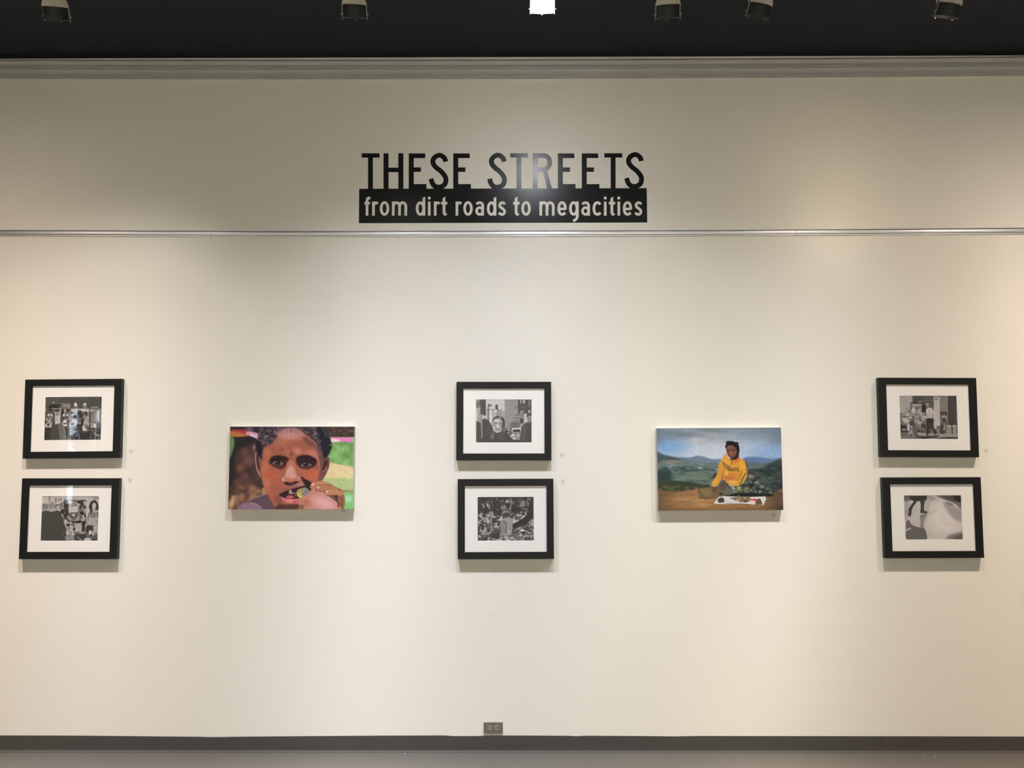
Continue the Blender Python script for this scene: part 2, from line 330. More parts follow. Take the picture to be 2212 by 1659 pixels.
    P.poly([(1010, 900), (1060, 870), (1050, 960), (1010, 970)], (40, 54, 40), 8)
    # arm, foot and shoe
    P.poly([(1085, 1110), (1120, 1030), (1180, 1000), (1245, 1020), (1240, 1070), (1180, 1130), (1110, 1150)], (86, 76, 64), 8)
    P.poly([(1160, 1180), (1200, 1110), (1290, 1110), (1300, 1190), (1200, 1215)], (96, 94, 84), 14)
    P.poly([(1070, 1200), (1090, 1150), (1150, 1150), (1165, 1200), (1130, 1240), (1080, 1230)], (100, 86, 70), 6)
    P.ell(1125, 1195, 34, 14, (46, 34, 30), 6)
    P.poly([(985, 1080), (1050, 1070), (1080, 1110), (1040, 1170), (985, 1150)], (98, 72, 54), 8)
    # jacket
    Jk = [(1160, 620), (1200, 575), (1240, 640), (1300, 665), (1390, 640), (1440, 650), (1500, 700), (1530, 790), (1535, 930), (1500, 1000), (1420, 1060), (1320, 1075), (1240, 1040), (1180, 1000), (1140, 960), (1090, 1030), (1040, 1085), (985, 1070), (985, 1010), (1040, 930), (1080, 830), (1085, 740), (1130, 670)]
    P.poly(Jk, (200, 144, 60), 6)
    jm = P.mpoly(Jk, 8)
    P.mix(jm*P.mell(1200, 690, 60, 110, 30, 20), (222, 162, 70), .8)
    P.mix(jm*P.mell(1460, 780, 50, 110, 30, -10), (226, 164, 48), .8)
    P.mix(jm*P.mell(1330, 790, 60, 60, 30), (222, 160, 60), .6)
    P.mix(jm*P.mell(1210, 900, 40, 70, 24), (228, 168, 62), .7)
    P.mix(jm*P.mell(1060, 1000, 40, 60, 24, 30), (216, 158, 56), .8)
    P.mix(jm*P.mell(1250, 950, 110, 40, 24, 6), (180, 104, 56), .8)
    P.mix(jm*P.mell(1320, 890, 70, 22, 14, 6), (194, 118, 60), .7)
    P.mix(jm*P.mell(1300, 1010, 60, 30, 14), (214, 160, 84), .8)
    P.mix(jm*P.mell(1420, 900, 24, 90, 16, 24), (168, 108, 44), .6)
    P.mix(jm*P.mell(1150, 900, 14, 90, 10, 8), (158, 98, 44), .7)
    P.poly([(1160, 985), (1190, 995), (1215, 1060), (1150, 1080), (1110, 1040)], (82, 74, 64), 8)
    P.line([(1290, 670), (1285, 745)], 9, (110, 62, 46), 4)
    P.line([(1255, 740), (1250, 840), (1240, 980)], 6, (150, 98, 40), 4)
    for k in (0, 30, 58): P.line([(1150, 695+k*.9), (1245, 765+k+8), (1262, 800+k*.6), (1400, 790+k*.85)], 11, (70, 62, 44), 4, smooth=False)
    P.line([(1500, 690), (1522, 780), (1512, 830)], 14, (62, 58, 40), 4)
    P.line([(1500, 880), (1460, 960), (1420, 1040)], 20, (62, 66, 44), 4)
    P.line([(1500, 890), (1465, 960), (1430, 1030)], 5, (190, 150, 60), 2)
    P.line([(1530, 840), (1525, 950), (1480, 1010)], 12, (60, 70, 60), 5)
    P.poly([(1300, 690), (1390, 645), (1420, 640), (1390, 690), (1330, 715)], (212, 112, 64), 8)
    P.line([(1190, 590), (1215, 640), (1260, 690)], 12, (216, 140, 60), 6)
    # head
    P.poly([(1320, 600), (1390, 580), (1400, 620), (1360, 660), (1290, 670), (1270, 640)], (58, 36, 32), 8)
    P.poly([(1190, 460), (1220, 400), (1290, 378), (1350, 400), (1395, 440), (1408, 500), (1400, 570), (1360, 585), (1250, 480), (1210, 500)], (24, 22, 26), 7)
    P.ell(1240, 400, 40, 26, (28, 26, 30), 8); P.ell(1360, 420, 34, 30, (26, 24, 28), 8)
    P.poly([(1203, 500), (1225, 455), (1270, 440), (1330, 460), (1368, 520), (1355, 590), (1315, 630), (1280, 642), (1245, 620), (1220, 580), (1208, 540)], (112, 74, 60), 6)
    P.ell(1270, 480, 44, 22, (128, 88, 74), 12)
    P.ell(1330, 555, 22, 30, (126, 84, 68), 10)
    P.ell(1277, 550, 14, 26, (150, 106, 90), 8); P.ell(1277, 575, 22, 9, (140, 96, 80), 5)
    P.line([(1222, 520), (1260, 522)], 10, (56, 34, 30), 5); P.line([(1285, 516), (1335, 512)], 10, (56, 34, 30), 5)
    P.line([(1222, 500), (1262, 500)], 6, (74, 46, 40), 4); P.line([(1285, 496), (1335, 492)], 6, (74, 46, 40), 4)
    P.poly([(1250, 598), (1280, 590), (1315, 596), (1285, 614)], (150, 88, 80), 4)
    P.line([(1250, 598), (1315, 597)], 4, (70, 36, 34), 3)
    P.ell(1290, 630, 26, 10, (84, 52, 44), 8)
    # cloth and goods
    P.poly([(1015, 1335), (1085, 1240), (1180, 1228), (1570, 1240), (1815, 1232), (1780, 1370), (1640, 1368), (1480, 1345), (1250, 1345), (1020, 1345)], (206, 202, 204), 5, smooth=False)
    P.line([(1020, 1342), (1200, 1352)], 8, (188, 160, 124), 3)
    P.line([(1200, 1345), (1480, 1348), (1780, 1376)], 7, (84, 56, 36), 4)
    P.poly([(1120, 1320), (1400, 1300), (1480, 1330), (1250, 1345)], (184, 184, 196), 14, .5)
    pm = P.mpoly([(1260, 1260), (1380, 1235), (1390, 1210), (1440, 1235), (1560, 1240), (1590, 1290), (1540, 1318), (1440, 1326), (1370, 1300)], 7)
    P.mix(pm, (122, 104, 82)); P.tex(pm, (166, 148, 118), 22, 14, .5, .6, seed=51); P.tex(pm, (78, 62, 48), 20, 14, .55, .65, seed=53)
    P.poly([(1590, 1300), (1610, 1270), (1660, 1272), (1660, 1300), (1620, 1310)], (196, 54, 74), 7)
    P.poly([(1575, 1295), (1640, 1300), (1640, 1340), (1600, 1325)], (224, 176, 184), 8)
    P.poly([(1650, 1360), (1665, 1275), (1730, 1262), (1770, 1362)], (98, 78, 60), 5, smooth=False)
    P.poly([(1775, 1368), (1765, 1270), (1800, 1260), (1825, 1265)], (206, 200, 196), 5, smooth=False)
    P.poly([(1082, 1320), (1085, 1265), (1150, 1250), (1175, 1285), (1165, 1322)], (58, 52, 48), 6)
    P.tex(P.mell(1128, 1285, 40, 34, 6), (108, 98, 84), 20, seed=55)
    n = P.noise(30, seed=61, oct=2)[..., None]; P.im *= .95+.1*n
    return P

def print_market_stall():      # upper left
    P = Print(240, 184, [(538, 460), (1493, 450), (1475, 1180), (515, 1192)], 62)
    A = np.ones_like(P.X)
    P.mix(P.band(400, 650, 30), 74)
    P.mix(P.band(650, 1200, 20), 84)
    P.tex(P.band(660, 960, 20), 150, 50, 60, .45, .6, seed=1, oct=2)
    P.tex(P.band(660, 1010, 20), 44, 44, 50, .5, .62, seed=2, oct=3)
    P.tex(P.band(980, 1200, 30), 40, 60, 60, .3, .55, seed=3, oct=2)
    P.tex(P.band(1000, 1200, 30), 104, 40, 50, .58, .7, seed=4, oct=2)
    P.box(600, 590, 800, 650, 40, 5)
    P.poly([(780, 565), (955, 570), (955, 640), (760, 628), (850, 600)], 128, 8, smooth=False)
    P.line([(640, 655), (950, 650)], 9, 150, 4)
    P.ell(675, 552, 16, 13, 190, 5); P.ell(617, 522, 7, 7, 130, 4)
    P.ell(1047, 592, 26, 34, 204, 6); P.ell(1200, 590, 26, 32, 196, 6, 20)
    P.poly([(1010, 655), (1035, 615), (1065, 615), (1085, 655)], 112, 6); P.poly([(1160, 655), (1185, 610), (1215, 610), (1240, 655)], 112, 6)
    P.box(968, 658, 1272, 704, 184, 5); P.line([(1320, 632), (1410, 630)], 14, 170, 6); P.box(1310, 660, 1445, 700, 138, 6)
    P.line([(650, 700), (700, 660), (780, 660), (805, 700)], 8, 150, 4)
    P.box(700, 710, 788, 955, 186, 5); P.ell(740, 752, 26, 34, 92, 5); P.ell(740, 758, 12, 24, 170, 4)
    P.box(670, 720, 690, 950, 70, 3); P.box(800, 770, 935, 830, 72, 10)
    for x in (590, 640, 850, 910, 990): P.ell(x, 765, 20, 22, 178, 6)
    P.poly([(830, 900), (850, 850), (890, 850), (905, 900), (900, 945), (835, 940)], 196, 5); P.box(840, 893, 895, 922, 60, 4)
    P.box(545, 905, 640, 972, 190, 4); P.box(565, 905, 615, 955, 76, 4); P.poly([(565, 900), (580, 850), (615, 850), (630, 900)], 150, 5)
    P.box(955, 700, 968, 1190, 150, 3); P.box(1275, 670, 1290, 960, 46, 4)
    P.box(520, 985, 640, 1190, 48, 8); P.poly([(640, 960), (800, 930), (830, 1190), (630, 1190)], 66, 12)
    P.poly([(760, 960), (790, 900), (840, 960), (880, 1060), (900, 1190), (790, 1190)], 96, 14); P.line([(840, 960), (880, 1060)], 8, 130, 5)
    P.poly([(1180, 940), (1190, 850), (1235, 830), (1270, 880), (1260, 960)], 150, 8); P.box(1145, 830, 1175, 940, 34, 6)
    P.ell(1150, 975, 22, 40, 52, 6); P.poly([(1165, 950), (1200, 960), (1245, 1030), (1170, 1030)], 188, 6); P.poly([(1215, 930), (1255, 930), (1262, 1010), (1235, 1010)], (104, 84, 82), 10)
    P.box(1125, 1030, 1330, 1190, 40, 10); P.line([(1130, 1048), (1250, 1048)], 14, 88, 6)
    P.box(1295, 955, 1390, 968, 190, 4); P.poly([(1340, 900), (1390, 920), (1395, 965), (1345, 965)], 188, 6)
    P.poly([(1330, 740), (1470, 740), (1470, 880), (1330, 880)], 118, 20)
    P.line([(1080, 1030), (1120, 1190)], 30, (84, 88, 112), 12); P.box(1075, 680, 1145, 705, (52, 74, 78), 6)
    n = P.noise(30, seed=61, oct=2)[..., None]; P.im *= .82+.36*n
    return P

def print_shop_wall():         # lower left
    P = Print(240, 186, [(480, 415), (1447, 412), (1418, 1168), (455, 1170)], 168)
    P.box(440, 400, 790, 545, 176, 6); P.box(440, 545, 600, 650, 130, 8); P.tex(P.band(550, 640, 10)*(P.X < 780), 96, 40, 30, .5, .6, seed=3)
    for x, y, h in ((600, 460, 70), (710, 485, 70), (755, 480, 30), (790, 500, 80), (860, 510, 90)): P.line([(x, y-h/2), (x+2, y+h/2)], 15, 66, 4, smooth=False)
    P.box(780, 480, 1220, 1030, 112, 8)
    m = P.mpoly([(775, 480), (1225, 480), (1215, 1050), (860, 1050), (790, 720)], 8, False)
    P.tex(m, 176, 46, 44, .48, .6, seed=5, oct=2); P.tex(m, 44, 50, 46, .5, .6, seed=7, oct=2)
    P.box(865, 480, 925, 740, 52, 6); P.box(1110, 480, 1225, 620, 54, 6); P.tex(P.mell(1170, 560, 60, 70, 10), 190, 30, 30, .55, .65, seed=9)
    P.box(925, 590, 1090, 680, 176, 8); P.box(930, 690, 1110, 830, 140, 10); P.poly([(940, 700), (1090, 700), (1070, 780), (1010, 815), (950, 770)], 88, 6); P.poly([(990, 720), (1030, 720), (1010, 760)], 190, 6)
    P.box(1040, 870, 1150, 1010, 158, 5); P.box(940, 910, 1000, 1010, 166, 5); P.box(890, 920, 930, 980, 150, 5); P.box(850, 890, 885, 960, 170, 5)
    P.ell(880, 850, 40, 34, 160, 8); P.box(1050, 830, 1110, 870, 34, 5); P.box(890, 880, 940, 915, 34, 5); P.box(1150, 830, 1215, 1010, 46, 6); P.box(1205, 890, 1222, 1060, 176, 3)
    # poster of a long haired figure
    P.box(1222, 400, 1460, 920, 170, 6); P.box(1345, 405, 1460, 470, 140, 8)
    P.poly([(1270, 600), (1290, 530), (1330, 490), (1380, 485), (1420, 540), (1440, 640), (1385, 640), (1330, 560), (1330, 690), (1290, 700), (1285, 640)], 50, 6)
    P.ell(1358, 575, 32, 48, 186, 6); P.line([(1340, 565), (1352, 565)], 6, 70, 3); P.line([(1368, 565), (1382, 565)], 6, 70, 3)
    P.poly([(1335, 640), (1390, 640), (1430, 700), (1420, 800), (1310, 800), (1320, 700)], 148, 8)
    # the word on the poster
    K = 52
    P.line([(1272, 700), (1272, 750), (1260, 772), (1246, 764)], 13, K, 3)
    P.line([(1296, 700), (1296, 752), (1310, 770), (1324, 752), (1324, 700)], 12, K, 3)
    P.line([(1376, 716), (1362, 700), (1348, 716), (1362, 736), (1374, 752), (1360, 770), (1344, 756)], 12, K, 3)
    P.line([(1392, 702), (1434, 702)], 12, K, 3); P.line([(1414, 702), (1412, 772)], 12, K, 3)
    P.poly([(1250, 870), (1270, 820), (1400, 815), (1390, 880), (1340, 912), (1270, 900)], 158, 5); P.line([(1225, 790), (1270, 800), (1230, 850), (1260, 900), (1390, 910), (1415, 820)], 10, 90, 5)
    P.poly([(1225, 920), (1350, 920), (1345, 990), (1230, 1060)], 50, 8); P.box(1340, 920, 1440, 1060, 160, 8)
    m = P.mpoly([(800, 1060), (900, 1020), (1200, 1020), (1430, 1040), (1430, 1170), (800, 1170)], 14, False)
    P.mix(m, 100); P.tex(m, 184, 50, 40, .5, .6, seed=11, oct=2); P.tex(m, 50, 44, 36, .52, .62, seed=13, oct=2)
    P.ell(940, 1110, 80, 50, 130, 12); P.box(1310, 1070, 1430, 1130, 88, 8); P.ell(1290, 1020, 26, 34, 180, 8); P.ell(1250, 1140, 60, 30, 176, 12)
    # person seen from behind
    P.ell(640, 575, 62, 76, 150, 10); P.ell(645, 590, 50, 66, 128, 16); P.poly([(530, 660), (580, 620), (690, 620), (760, 665), (640, 690)], 158, 8)
    P.poly([(430, 690), (540, 658), (640, 682), (740, 655), (790, 680), (830, 800), (880, 950), (890, 1010), (830, 1060), (800, 1190), (430, 1190)], (64, 64, 60), 8, smooth=False)
    n = P.noise(24, seed=61, oct=2)[..., None]; P.im *= .9+.2*n
    return P

def print_street_portrait():   # upper middle
    P = Print(240, 186, [(445, 443), (1435, 443), (1432, 1208), (443, 1210)], 178)
    P.box(430, 430, 960, 900, 176, 6); P.box(620, 430, 960, 640, 186, 8)
    P.box(955, 430, 1190, 960, 132, 6); P.box(1125, 560, 1235, 880, 104, 8); P.tex(P.mpoly([(1120, 560), (1240, 560), (1240, 880), (1120, 880)], 8, False), 160, 80, 16, .5, .6, seed=3)
    P.box(740, 620, 905, 780, 138, 8); P.box(760, 640, 800, 760, 170, 8); P.box(680, 640, 735, 880, 196, 8); P.box(650, 580, 680, 860, 100, 6); P.box(900, 650, 960, 900, 150, 12)
    P.box(440, 440, 520, 620, 110, 10); P.box(445, 500, 475, 590, 60, 5); P.box(445, 600, 540, 640, 170, 8); P.box(475, 640, 540, 860, 140, 8); P.box(445, 640, 475, 860, 180, 6)
    P.line([(445, 632), (780, 625)], 8, 80, 4); P.box(655, 530, 722, 574, 92, 5); P.box(790, 540, 834, 620, 40, 4); P.poly([(800, 615), (834, 615), (840, 665), (822, 660)], 60, 4); P.ell(802, 645, 22, 22, 214, 6)
    P.poly([(520, 440), (620, 440), (622, 735), (528, 710)], 44, 4, smooth=False); P.ell(512, 520, 12, 36, 46, 5)
    P.box(1190, 430, 1440, 700, 50, 6); P.box(1225, 450, 1245, 515, 170, 4); P.box(1268, 450, 1320, 515, 150, 6); P.box(1380, 450, 1398, 580, 130, 5); P.box(1375, 630, 1402, 690, 180, 5)
    P.box(1215, 530, 1340, 700, 62, 5); P.tex(P.mpoly([(1220, 640), (1310, 640), (1310, 690), (1220, 690)], 5, False), 150, 20, 16, .5, .6, seed=4)
    P.box(1225, 700, 1340, 870, 120, 8); P.box(1300, 700, 1338, 870, 190, 6); P.box(1228, 780, 1280, 870, 44, 8)
    # bushes, pole
    P.poly([(440, 850), (530, 860), (560, 800), (620, 790), (700, 860), (740, 950), (740, 1220), (440, 1220)], 40, 10); P.ell(660, 970, 14, 14, 90, 6); P.box(690, 850, 730, 900, 150, 12, .6)
    P.line([(548, 710), (545, 860), (556, 1180)], 26, 118, 5); P.line([(545, 760), (552, 1180)], 6, 150, 4)
    P.ell(1140, 900, 100, 64, 92, 24)
    P.box(950, 950, 1080, 1080, 56, 12); P.tex(P.mpoly([(950, 950), (1250, 950), (1240, 1200), (1000, 1200)], 10, False), 140, 30, 40, .5, .6, seed=5)
    P.poly([(1070, 1010), (1085, 955), (1240, 950), (1235, 1010)], 214, 5, smooth=False); P.poly([(1090, 1020), (1100, 975), (1225, 972), (1228, 1022)], 34, 5, smooth=False)
    P.box(1075, 1030, 1230, 1160, 120, 8); P.ell(1100, 1080, 30, 26, 190, 8); P.ell(1190, 1080, 26, 26, 170, 8); P.ell(1120, 1135, 30, 12, 210, 6); P.box(1070, 1160, 1240, 1215, 36, 8)
    # right passer-by
    P.poly([(1240, 1220), (1240, 1000), (1270, 900), (1350, 850), (1440, 850), (1440, 1220)], 46, 8); P.poly([(1240, 1010), (1280, 900), (1340, 880), (1310, 1200), (1240, 1200)], 62, 14)
    P.ell(1395, 780, 46, 72, 128, 8); P.poly([(1340, 770), (1350, 710), (1400, 690), (1440, 700), (1440, 740), (1380, 730)], 38, 7); P.line([(1370, 770), (1400, 770)], 9, 60, 4); P.line([(1400, 830), (1425, 830)], 9, 56, 4); P.line([(1370, 840), (1400, 885)], 8, 120, 5)
    # main figure
    P.poly([(560, 1220), (590, 1080), (700, 1020), (780, 1000), (940, 1010), (1040, 1090), (1090, 1220)], 40, 7); P.line([(590, 1085), (700, 1035)], 8, 96, 6)
    P.poly([(690, 1130), (720, 1040), (760, 1020), (780, 1100), (750, 1140)], 84, 6); P.poly([(800, 1080), (950, 1040), (960, 1140), (900, 1170)], 60, 12)
    P.poly([(745, 800), (800, 765), (900, 765), (945, 820), (950, 900), (920, 980), (860, 1025), (820, 1035), (780, 1020), (750, 960), (738, 900)], 168, 7)
    P.ell(740, 910, 14, 36, 150, 6); P.poly([(895, 900), (940, 880), (940, 1000), (880, 1040), (900, 980)], 70, 12)
    P.poly([(738, 860), (745, 790), (800, 745), (880, 740), (940, 780), (960, 870), (950, 940), (925, 920), (910, 840), (870, 790), (790, 790), (755, 830)], 46, 7); P.ell(870, 770, 26, 26, 120, 12)
    P.ell(810, 810, 44, 22, 190, 14)
    for cx in (795, 880):
        P.mix(P.mell(cx, 885, 36, 34, 4)-P.mell(cx, 885, 28, 26, 4), 62, .8); P.line([(cx-24, 868), (cx+22, 866)], 9, 62, 4); P.line([(cx-16, 886), (cx+16, 886)], 9, 74, 4)
    P.poly([(815, 880), (838, 880), (850, 930), (825, 945), (808, 930)], 196, 6); P.line([(808, 945), (850, 944)], 6, 84, 4)
    P.poly([(780, 982), (804, 966), (868, 963), (885, 980), (830, 976)], 96, 6); P.line([(800, 990), (850, 990)], 8, 90, 4); P.ell(822, 1015, 30, 14, 178, 7)
    n = P.noise(24, seed=61, oct=2)[..., None]; P.im *= .92+.16*n
    return P

def print_scrap_heap():        # lower middle
    P = Print(240, 184, [(463, 435), (1437, 425), (1441, 1187), (463, 1193)], 60)
    A = np.ones_like(P.X)
    P.tex(P.band(380, 740, 60), 30, 110, 120, .35, .6, seed=1, oct=2); P.tex(P.band(450, 760, 40), 150, 26, 40, .57, .7, seed=2, oct=3); P.tex(P.band(420, 760, 40), 24, 40, 70, .52, .64, seed=3, oct=2)
    P.poly([(460, 430), (700, 430), (640, 520), (560, 600), (460, 600)], 36, 30, .8); P.box(815, 440, 850, 780, 38, 8); P.poly([(480, 640), (640, 650), (720, 720), (860, 700), (800, 800), (600, 740)], 34, 24, .8)
    P.line([(1030, 450), (1045, 560), (1030, 640)], 22, 120, 8); P.line([(560, 560), (575, 620)], 20, 160, 8); P.line([(620, 540), (640, 600)], 16, 176, 8); P.ell(975, 510, 30, 30, 150, 8); P.box(865, 590, 960, 650, 120, 10); P.ell(990, 590, 30, 40, 30, 10)
    P.box(1060, 600, 1340, 640, 34, 10, .8); P.poly([(1190, 600), (1230, 500), (1280, 520), (1270, 600)], 130, 12, .8); P.line([(1220, 640), (1310, 640), (1300, 700)], 10, 150, 4)
    P.poly([(1350, 560), (1440, 480), (1440, 860), (1280, 940), (1060, 960), (1080, 900), (1200, 820), (1320, 720)], 26, 12)
    hm = P.mpoly([(463, 760), (640, 730), (760, 760), (900, 780), (870, 960), (700, 1060), (463, 1193)], 20)
    P.mix(hm, 84); P.tex(hm, 180, 30, 24, .5, .64, seed=5, oct=2); P.tex(hm, 36, 34, 28, .54, .64, seed=6, oct=2)
    P.tex(P.mpoly([(1030, 720), (1300, 700), (1250, 800), (1060, 890)], 16), 190, 30, 26, .46, .6, seed=7, oct=2)
    P.ell(700, 730, 50, 40, 128, 12); P.line([(600, 800), (700, 760), (750, 770)], 12, 150, 6); P.line([(470, 870), (590, 800)], 14, 170, 6)
    rm = P.mpoly([(1060, 1060), (1160, 960), (1300, 910), (1440, 820), (1440, 1190), (700, 1193), (900, 1100)], 14)
    P.mix(rm, 88); P.tex(rm, 168, 34, 30, .52, .66, seed=9, oct=2); P.tex(rm, 40, 36, 30, .54, .64, seed=10, oct=2); P.poly([(1205, 990), (1280, 995), (1270, 1028), (1200, 1015)], 214, 5, smooth=False); P.ell(1275, 1110, 20, 12, 200, 5, -20)
    P.line([(590, 1000), (660, 1090)], 8, 190, 4); P.poly([(560, 1150), (860, 1000), (870, 1050), (640, 1180)], 50, 10); P.line([(600, 1130), (850, 1020)], 6, 90, 4)
    P.tex(P.mpoly([(640, 1130), (1100, 1120), (1100, 1190), (640, 1190)], 14, False), 170, 34, 24, .5, .62, seed=11, oct=2); P.ell(800, 1120, 60, 40, 46, 14)
    # person in a pale shirt
    P.poly([(870, 1080), (860, 960), (880, 860), (930, 790), (1010, 780), (1060, 840), (1070, 960), (1055, 1040), (1040, 1090), (930, 1100)], 138, 8)
    P.poly([(870, 880), (900, 840), (945, 880), (940, 1000), (900, 1100), (850, 1120), (865, 980)], 124, 8); P.line([(920, 850), (965, 910), (950, 1060)], 14, 70, 8); P.poly([(960, 820), (1020, 800), (1050, 860), (1000, 900)], 150, 12)
    P.line([(890, 980), (860, 1110)], 30, 120, 8); P.ell(1010, 1030, 30, 20, 156, 10)
    P.poly([(905, 720), (920, 780), (960, 790), (1005, 760), (1010, 700), (960, 690)], 54, 7); P.poly([(885, 715), (905, 680), (950, 662), (1000, 675), (1010, 710), (940, 700)], 122, 6); P.line([(885, 716), (940, 706)], 9, 150, 4)
    n = P.noise(20, seed=61, oct=2)[..., None]; P.im *= .9+.2*n
    return P

def print_pavement_walk():     # upper right
    P = Print(240, 182, [(493, 438), (1465, 435), (1480, 1168), (512, 1173)], 96)
    P.box(480, 425, 722, 760, 156, 8); P.box(720, 425, 1082, 620, 74, 6); P.box(900, 440, 1080, 700, 84, 10); P.line([(770, 440), (772, 560)], 10, 52, 4); P.line([(900, 525), (1075, 520)], 7, 110, 4)
    P.box(820, 525, 880, 562, 118, 5); P.box(1078, 425, 1182, 1000, 172, 5); P.line([(1090, 720), (1160, 940)], 20, 190, 16); P.ell(1118, 500, 18, 16, 96, 5); P.box(1082, 430, 1180, 470, 140, 8)
    P.box(1182, 425, 1322, 700, 112, 5)
    for y in range(460, 690, 22): P.line([(1190, y), (1310, y-3)], 5, 148, 3)
    P.box(1315, 425, 1490, 1080, 66, 8); P.box(1182, 700, 1305, 960, 118, 8); P.tex(P.mpoly([(1182, 700), (1305, 700), (1305, 1080), (1182, 1080)], 8, False), 62, 60, 90, .48, .65, seed=4); P.line([(1305, 430), (1308, 1070)], 8, 138, 4); P.line([(1185, 694), (1310, 692)], 9, 140, 4); P.line([(1345, 440), (1350, 920)], 8, 48, 6); P.line([(1440, 590), (1450, 930)], 10, 84, 6); P.ell(1250, 800, 40, 34, 150, 14); P.ell(1250, 830, 26, 26, 70, 12)
    P.box(490, 735, 700, 1070, 104, 10); P.box(510, 940, 640, 1060, 44, 8); P.box(545, 1000, 600, 1022, 186, 6)
    P.box(625, 915, 672, 1030, 186, 4); P.box(690, 560, 910, 720, 128, 5); P.line([(690, 565), (905, 568), (905, 720)], 18, 34, 3, smooth=False); P.line([(694, 565), (692, 700)], 14, 40, 3); P.box(875, 600, 945, 760, 36, 6); P.box(715, 590, 870, 605, 170, 4); P.ell(800, 650, 34, 26, 90, 10)
    P.box(680, 900, 930, 1065, 58, 12); P.tex(P.mpoly([(740, 900), (940, 900), (940, 1040), (740, 1040)], 10, False), 112, 40, 60, .5, .62, seed=6)
    # pavement
    P.poly([(500, 1065), (760, 1050), (1000, 1070), (1480, 1060), (1490, 1180), (500, 1185)], 110, 8, smooth=False); P.poly([(720, 1060), (960, 1070), (1200, 1080), (1200, 1105), (900, 1110), (760, 1100)], 158, 10)
    P.poly([(1120, 1075), (1480, 1078), (1480, 1120), (1180, 1130), (1040, 1165), (960, 1160), (1060, 1120)], 148, 10); P.poly([(780, 1130), (980, 1120), (1160, 1105), (1100, 1140), (900, 1160)], 52, 8); P.poly([(1120, 1165), (1250, 1135), (1490, 1132), (1490, 1180), (1100, 1180)], 70, 8); P.box(500, 1075, 660, 1110, 90, 10)
    # planters
    for x in (1335, 1420): P.poly([(x-36, 1075), (x-40, 960), (x-30, 940), (x+30, 940), (x+36, 960), (x+30, 1078)], 142, 6); P.ell(x, 940, 30, 12, 170, 5); P.line([(x-30, 1000), (x+28, 1000)], 6, 104, 5)
    P.box(1376, 960, 1392, 1080, 40, 5); P.box(1110, 985, 1170, 1085, 120, 8); P.ell(1150, 970, 26, 20, 70, 8); P.box(1180, 930, 1240, 1080, 64, 12); P.poly([(1230, 1020), (1250, 930), (1290, 930), (1270, 1000)], 130, 10)
    # carrier with a huge load
    P.ell(735, 700, 34, 56, 176, 8, 10); P.poly([(690, 740), (705, 670), (745, 650), (760, 720)], 182, 8); P.poly([(810, 680), (850, 660), (860, 740), (810, 760)], 160, 8)
    m = P.mpoly([(560, 900), (545, 800), (590, 700), (640, 650), (720, 740), (850, 720), (930, 730), (950, 800), (900, 880), (830, 930), (700, 920), (620, 910)], 14)
    P.mix(m, 138); P.tex(m, 176, 34, 30, .48, .6, seed=7, oct=2); P.tex(m, 92, 40, 34, .53, .64, seed=8, oct=2); P.poly([(660, 920), (690, 830), (740, 850), (740, 930)], 58, 14, .8)
    P.line([(700, 960), (720, 1010), (660, 1090)], 36, 168, 7); P.line([(670, 1085), (690, 1125)], 18, 40, 5); P.line([(750, 930), (740, 1010), (790, 1120)], 56, 86, 8); P.line([(790, 1125), (830, 1125)], 16, 44, 5); P.line([(845, 930), (850, 1030)], 16, 140, 6)
    # man in a light shirt
    P.poly([(945, 720), (950, 670), (990, 640), (1040, 650), (1075, 700), (1080, 780), (1060, 830), (985, 825), (965, 780)], 186, 6); P.tex(P.mpoly([(990, 680), (1075, 700), (1065, 825), (990, 820)], 8), 150, 14, 90, .5, .6, seed=9)
    P.ell(966, 605, 30, 34, 112, 6); P.poly([(940, 590), (955, 570), (985, 572), (995, 600), (975, 590)], 176, 5); P.box(940, 610, 960, 640, 96, 6)
    P.line([(960, 760), (965, 820), (942, 890)], 24, 158, 6); P.poly([(965, 825), (1062, 828), (1060, 900), (950, 900)], 34, 6)
    P.poly([(950, 895), (1055, 895), (1060, 970), (1010, 1000), (1000, 1080), (950, 1080), (945, 960)], 52, 6, smooth=False); P.line([(1040, 940), (1070, 1000), (1105, 1060)], 42, 50, 6); P.line([(955, 1080), (975, 1105)], 24, 34, 5); P.line([(1085, 1080), (1115, 1060)], 20, 30, 5)
    n = P.noise(26, seed=61, oct=2)[..., None]; P.im *= .92+.16*n
    return P

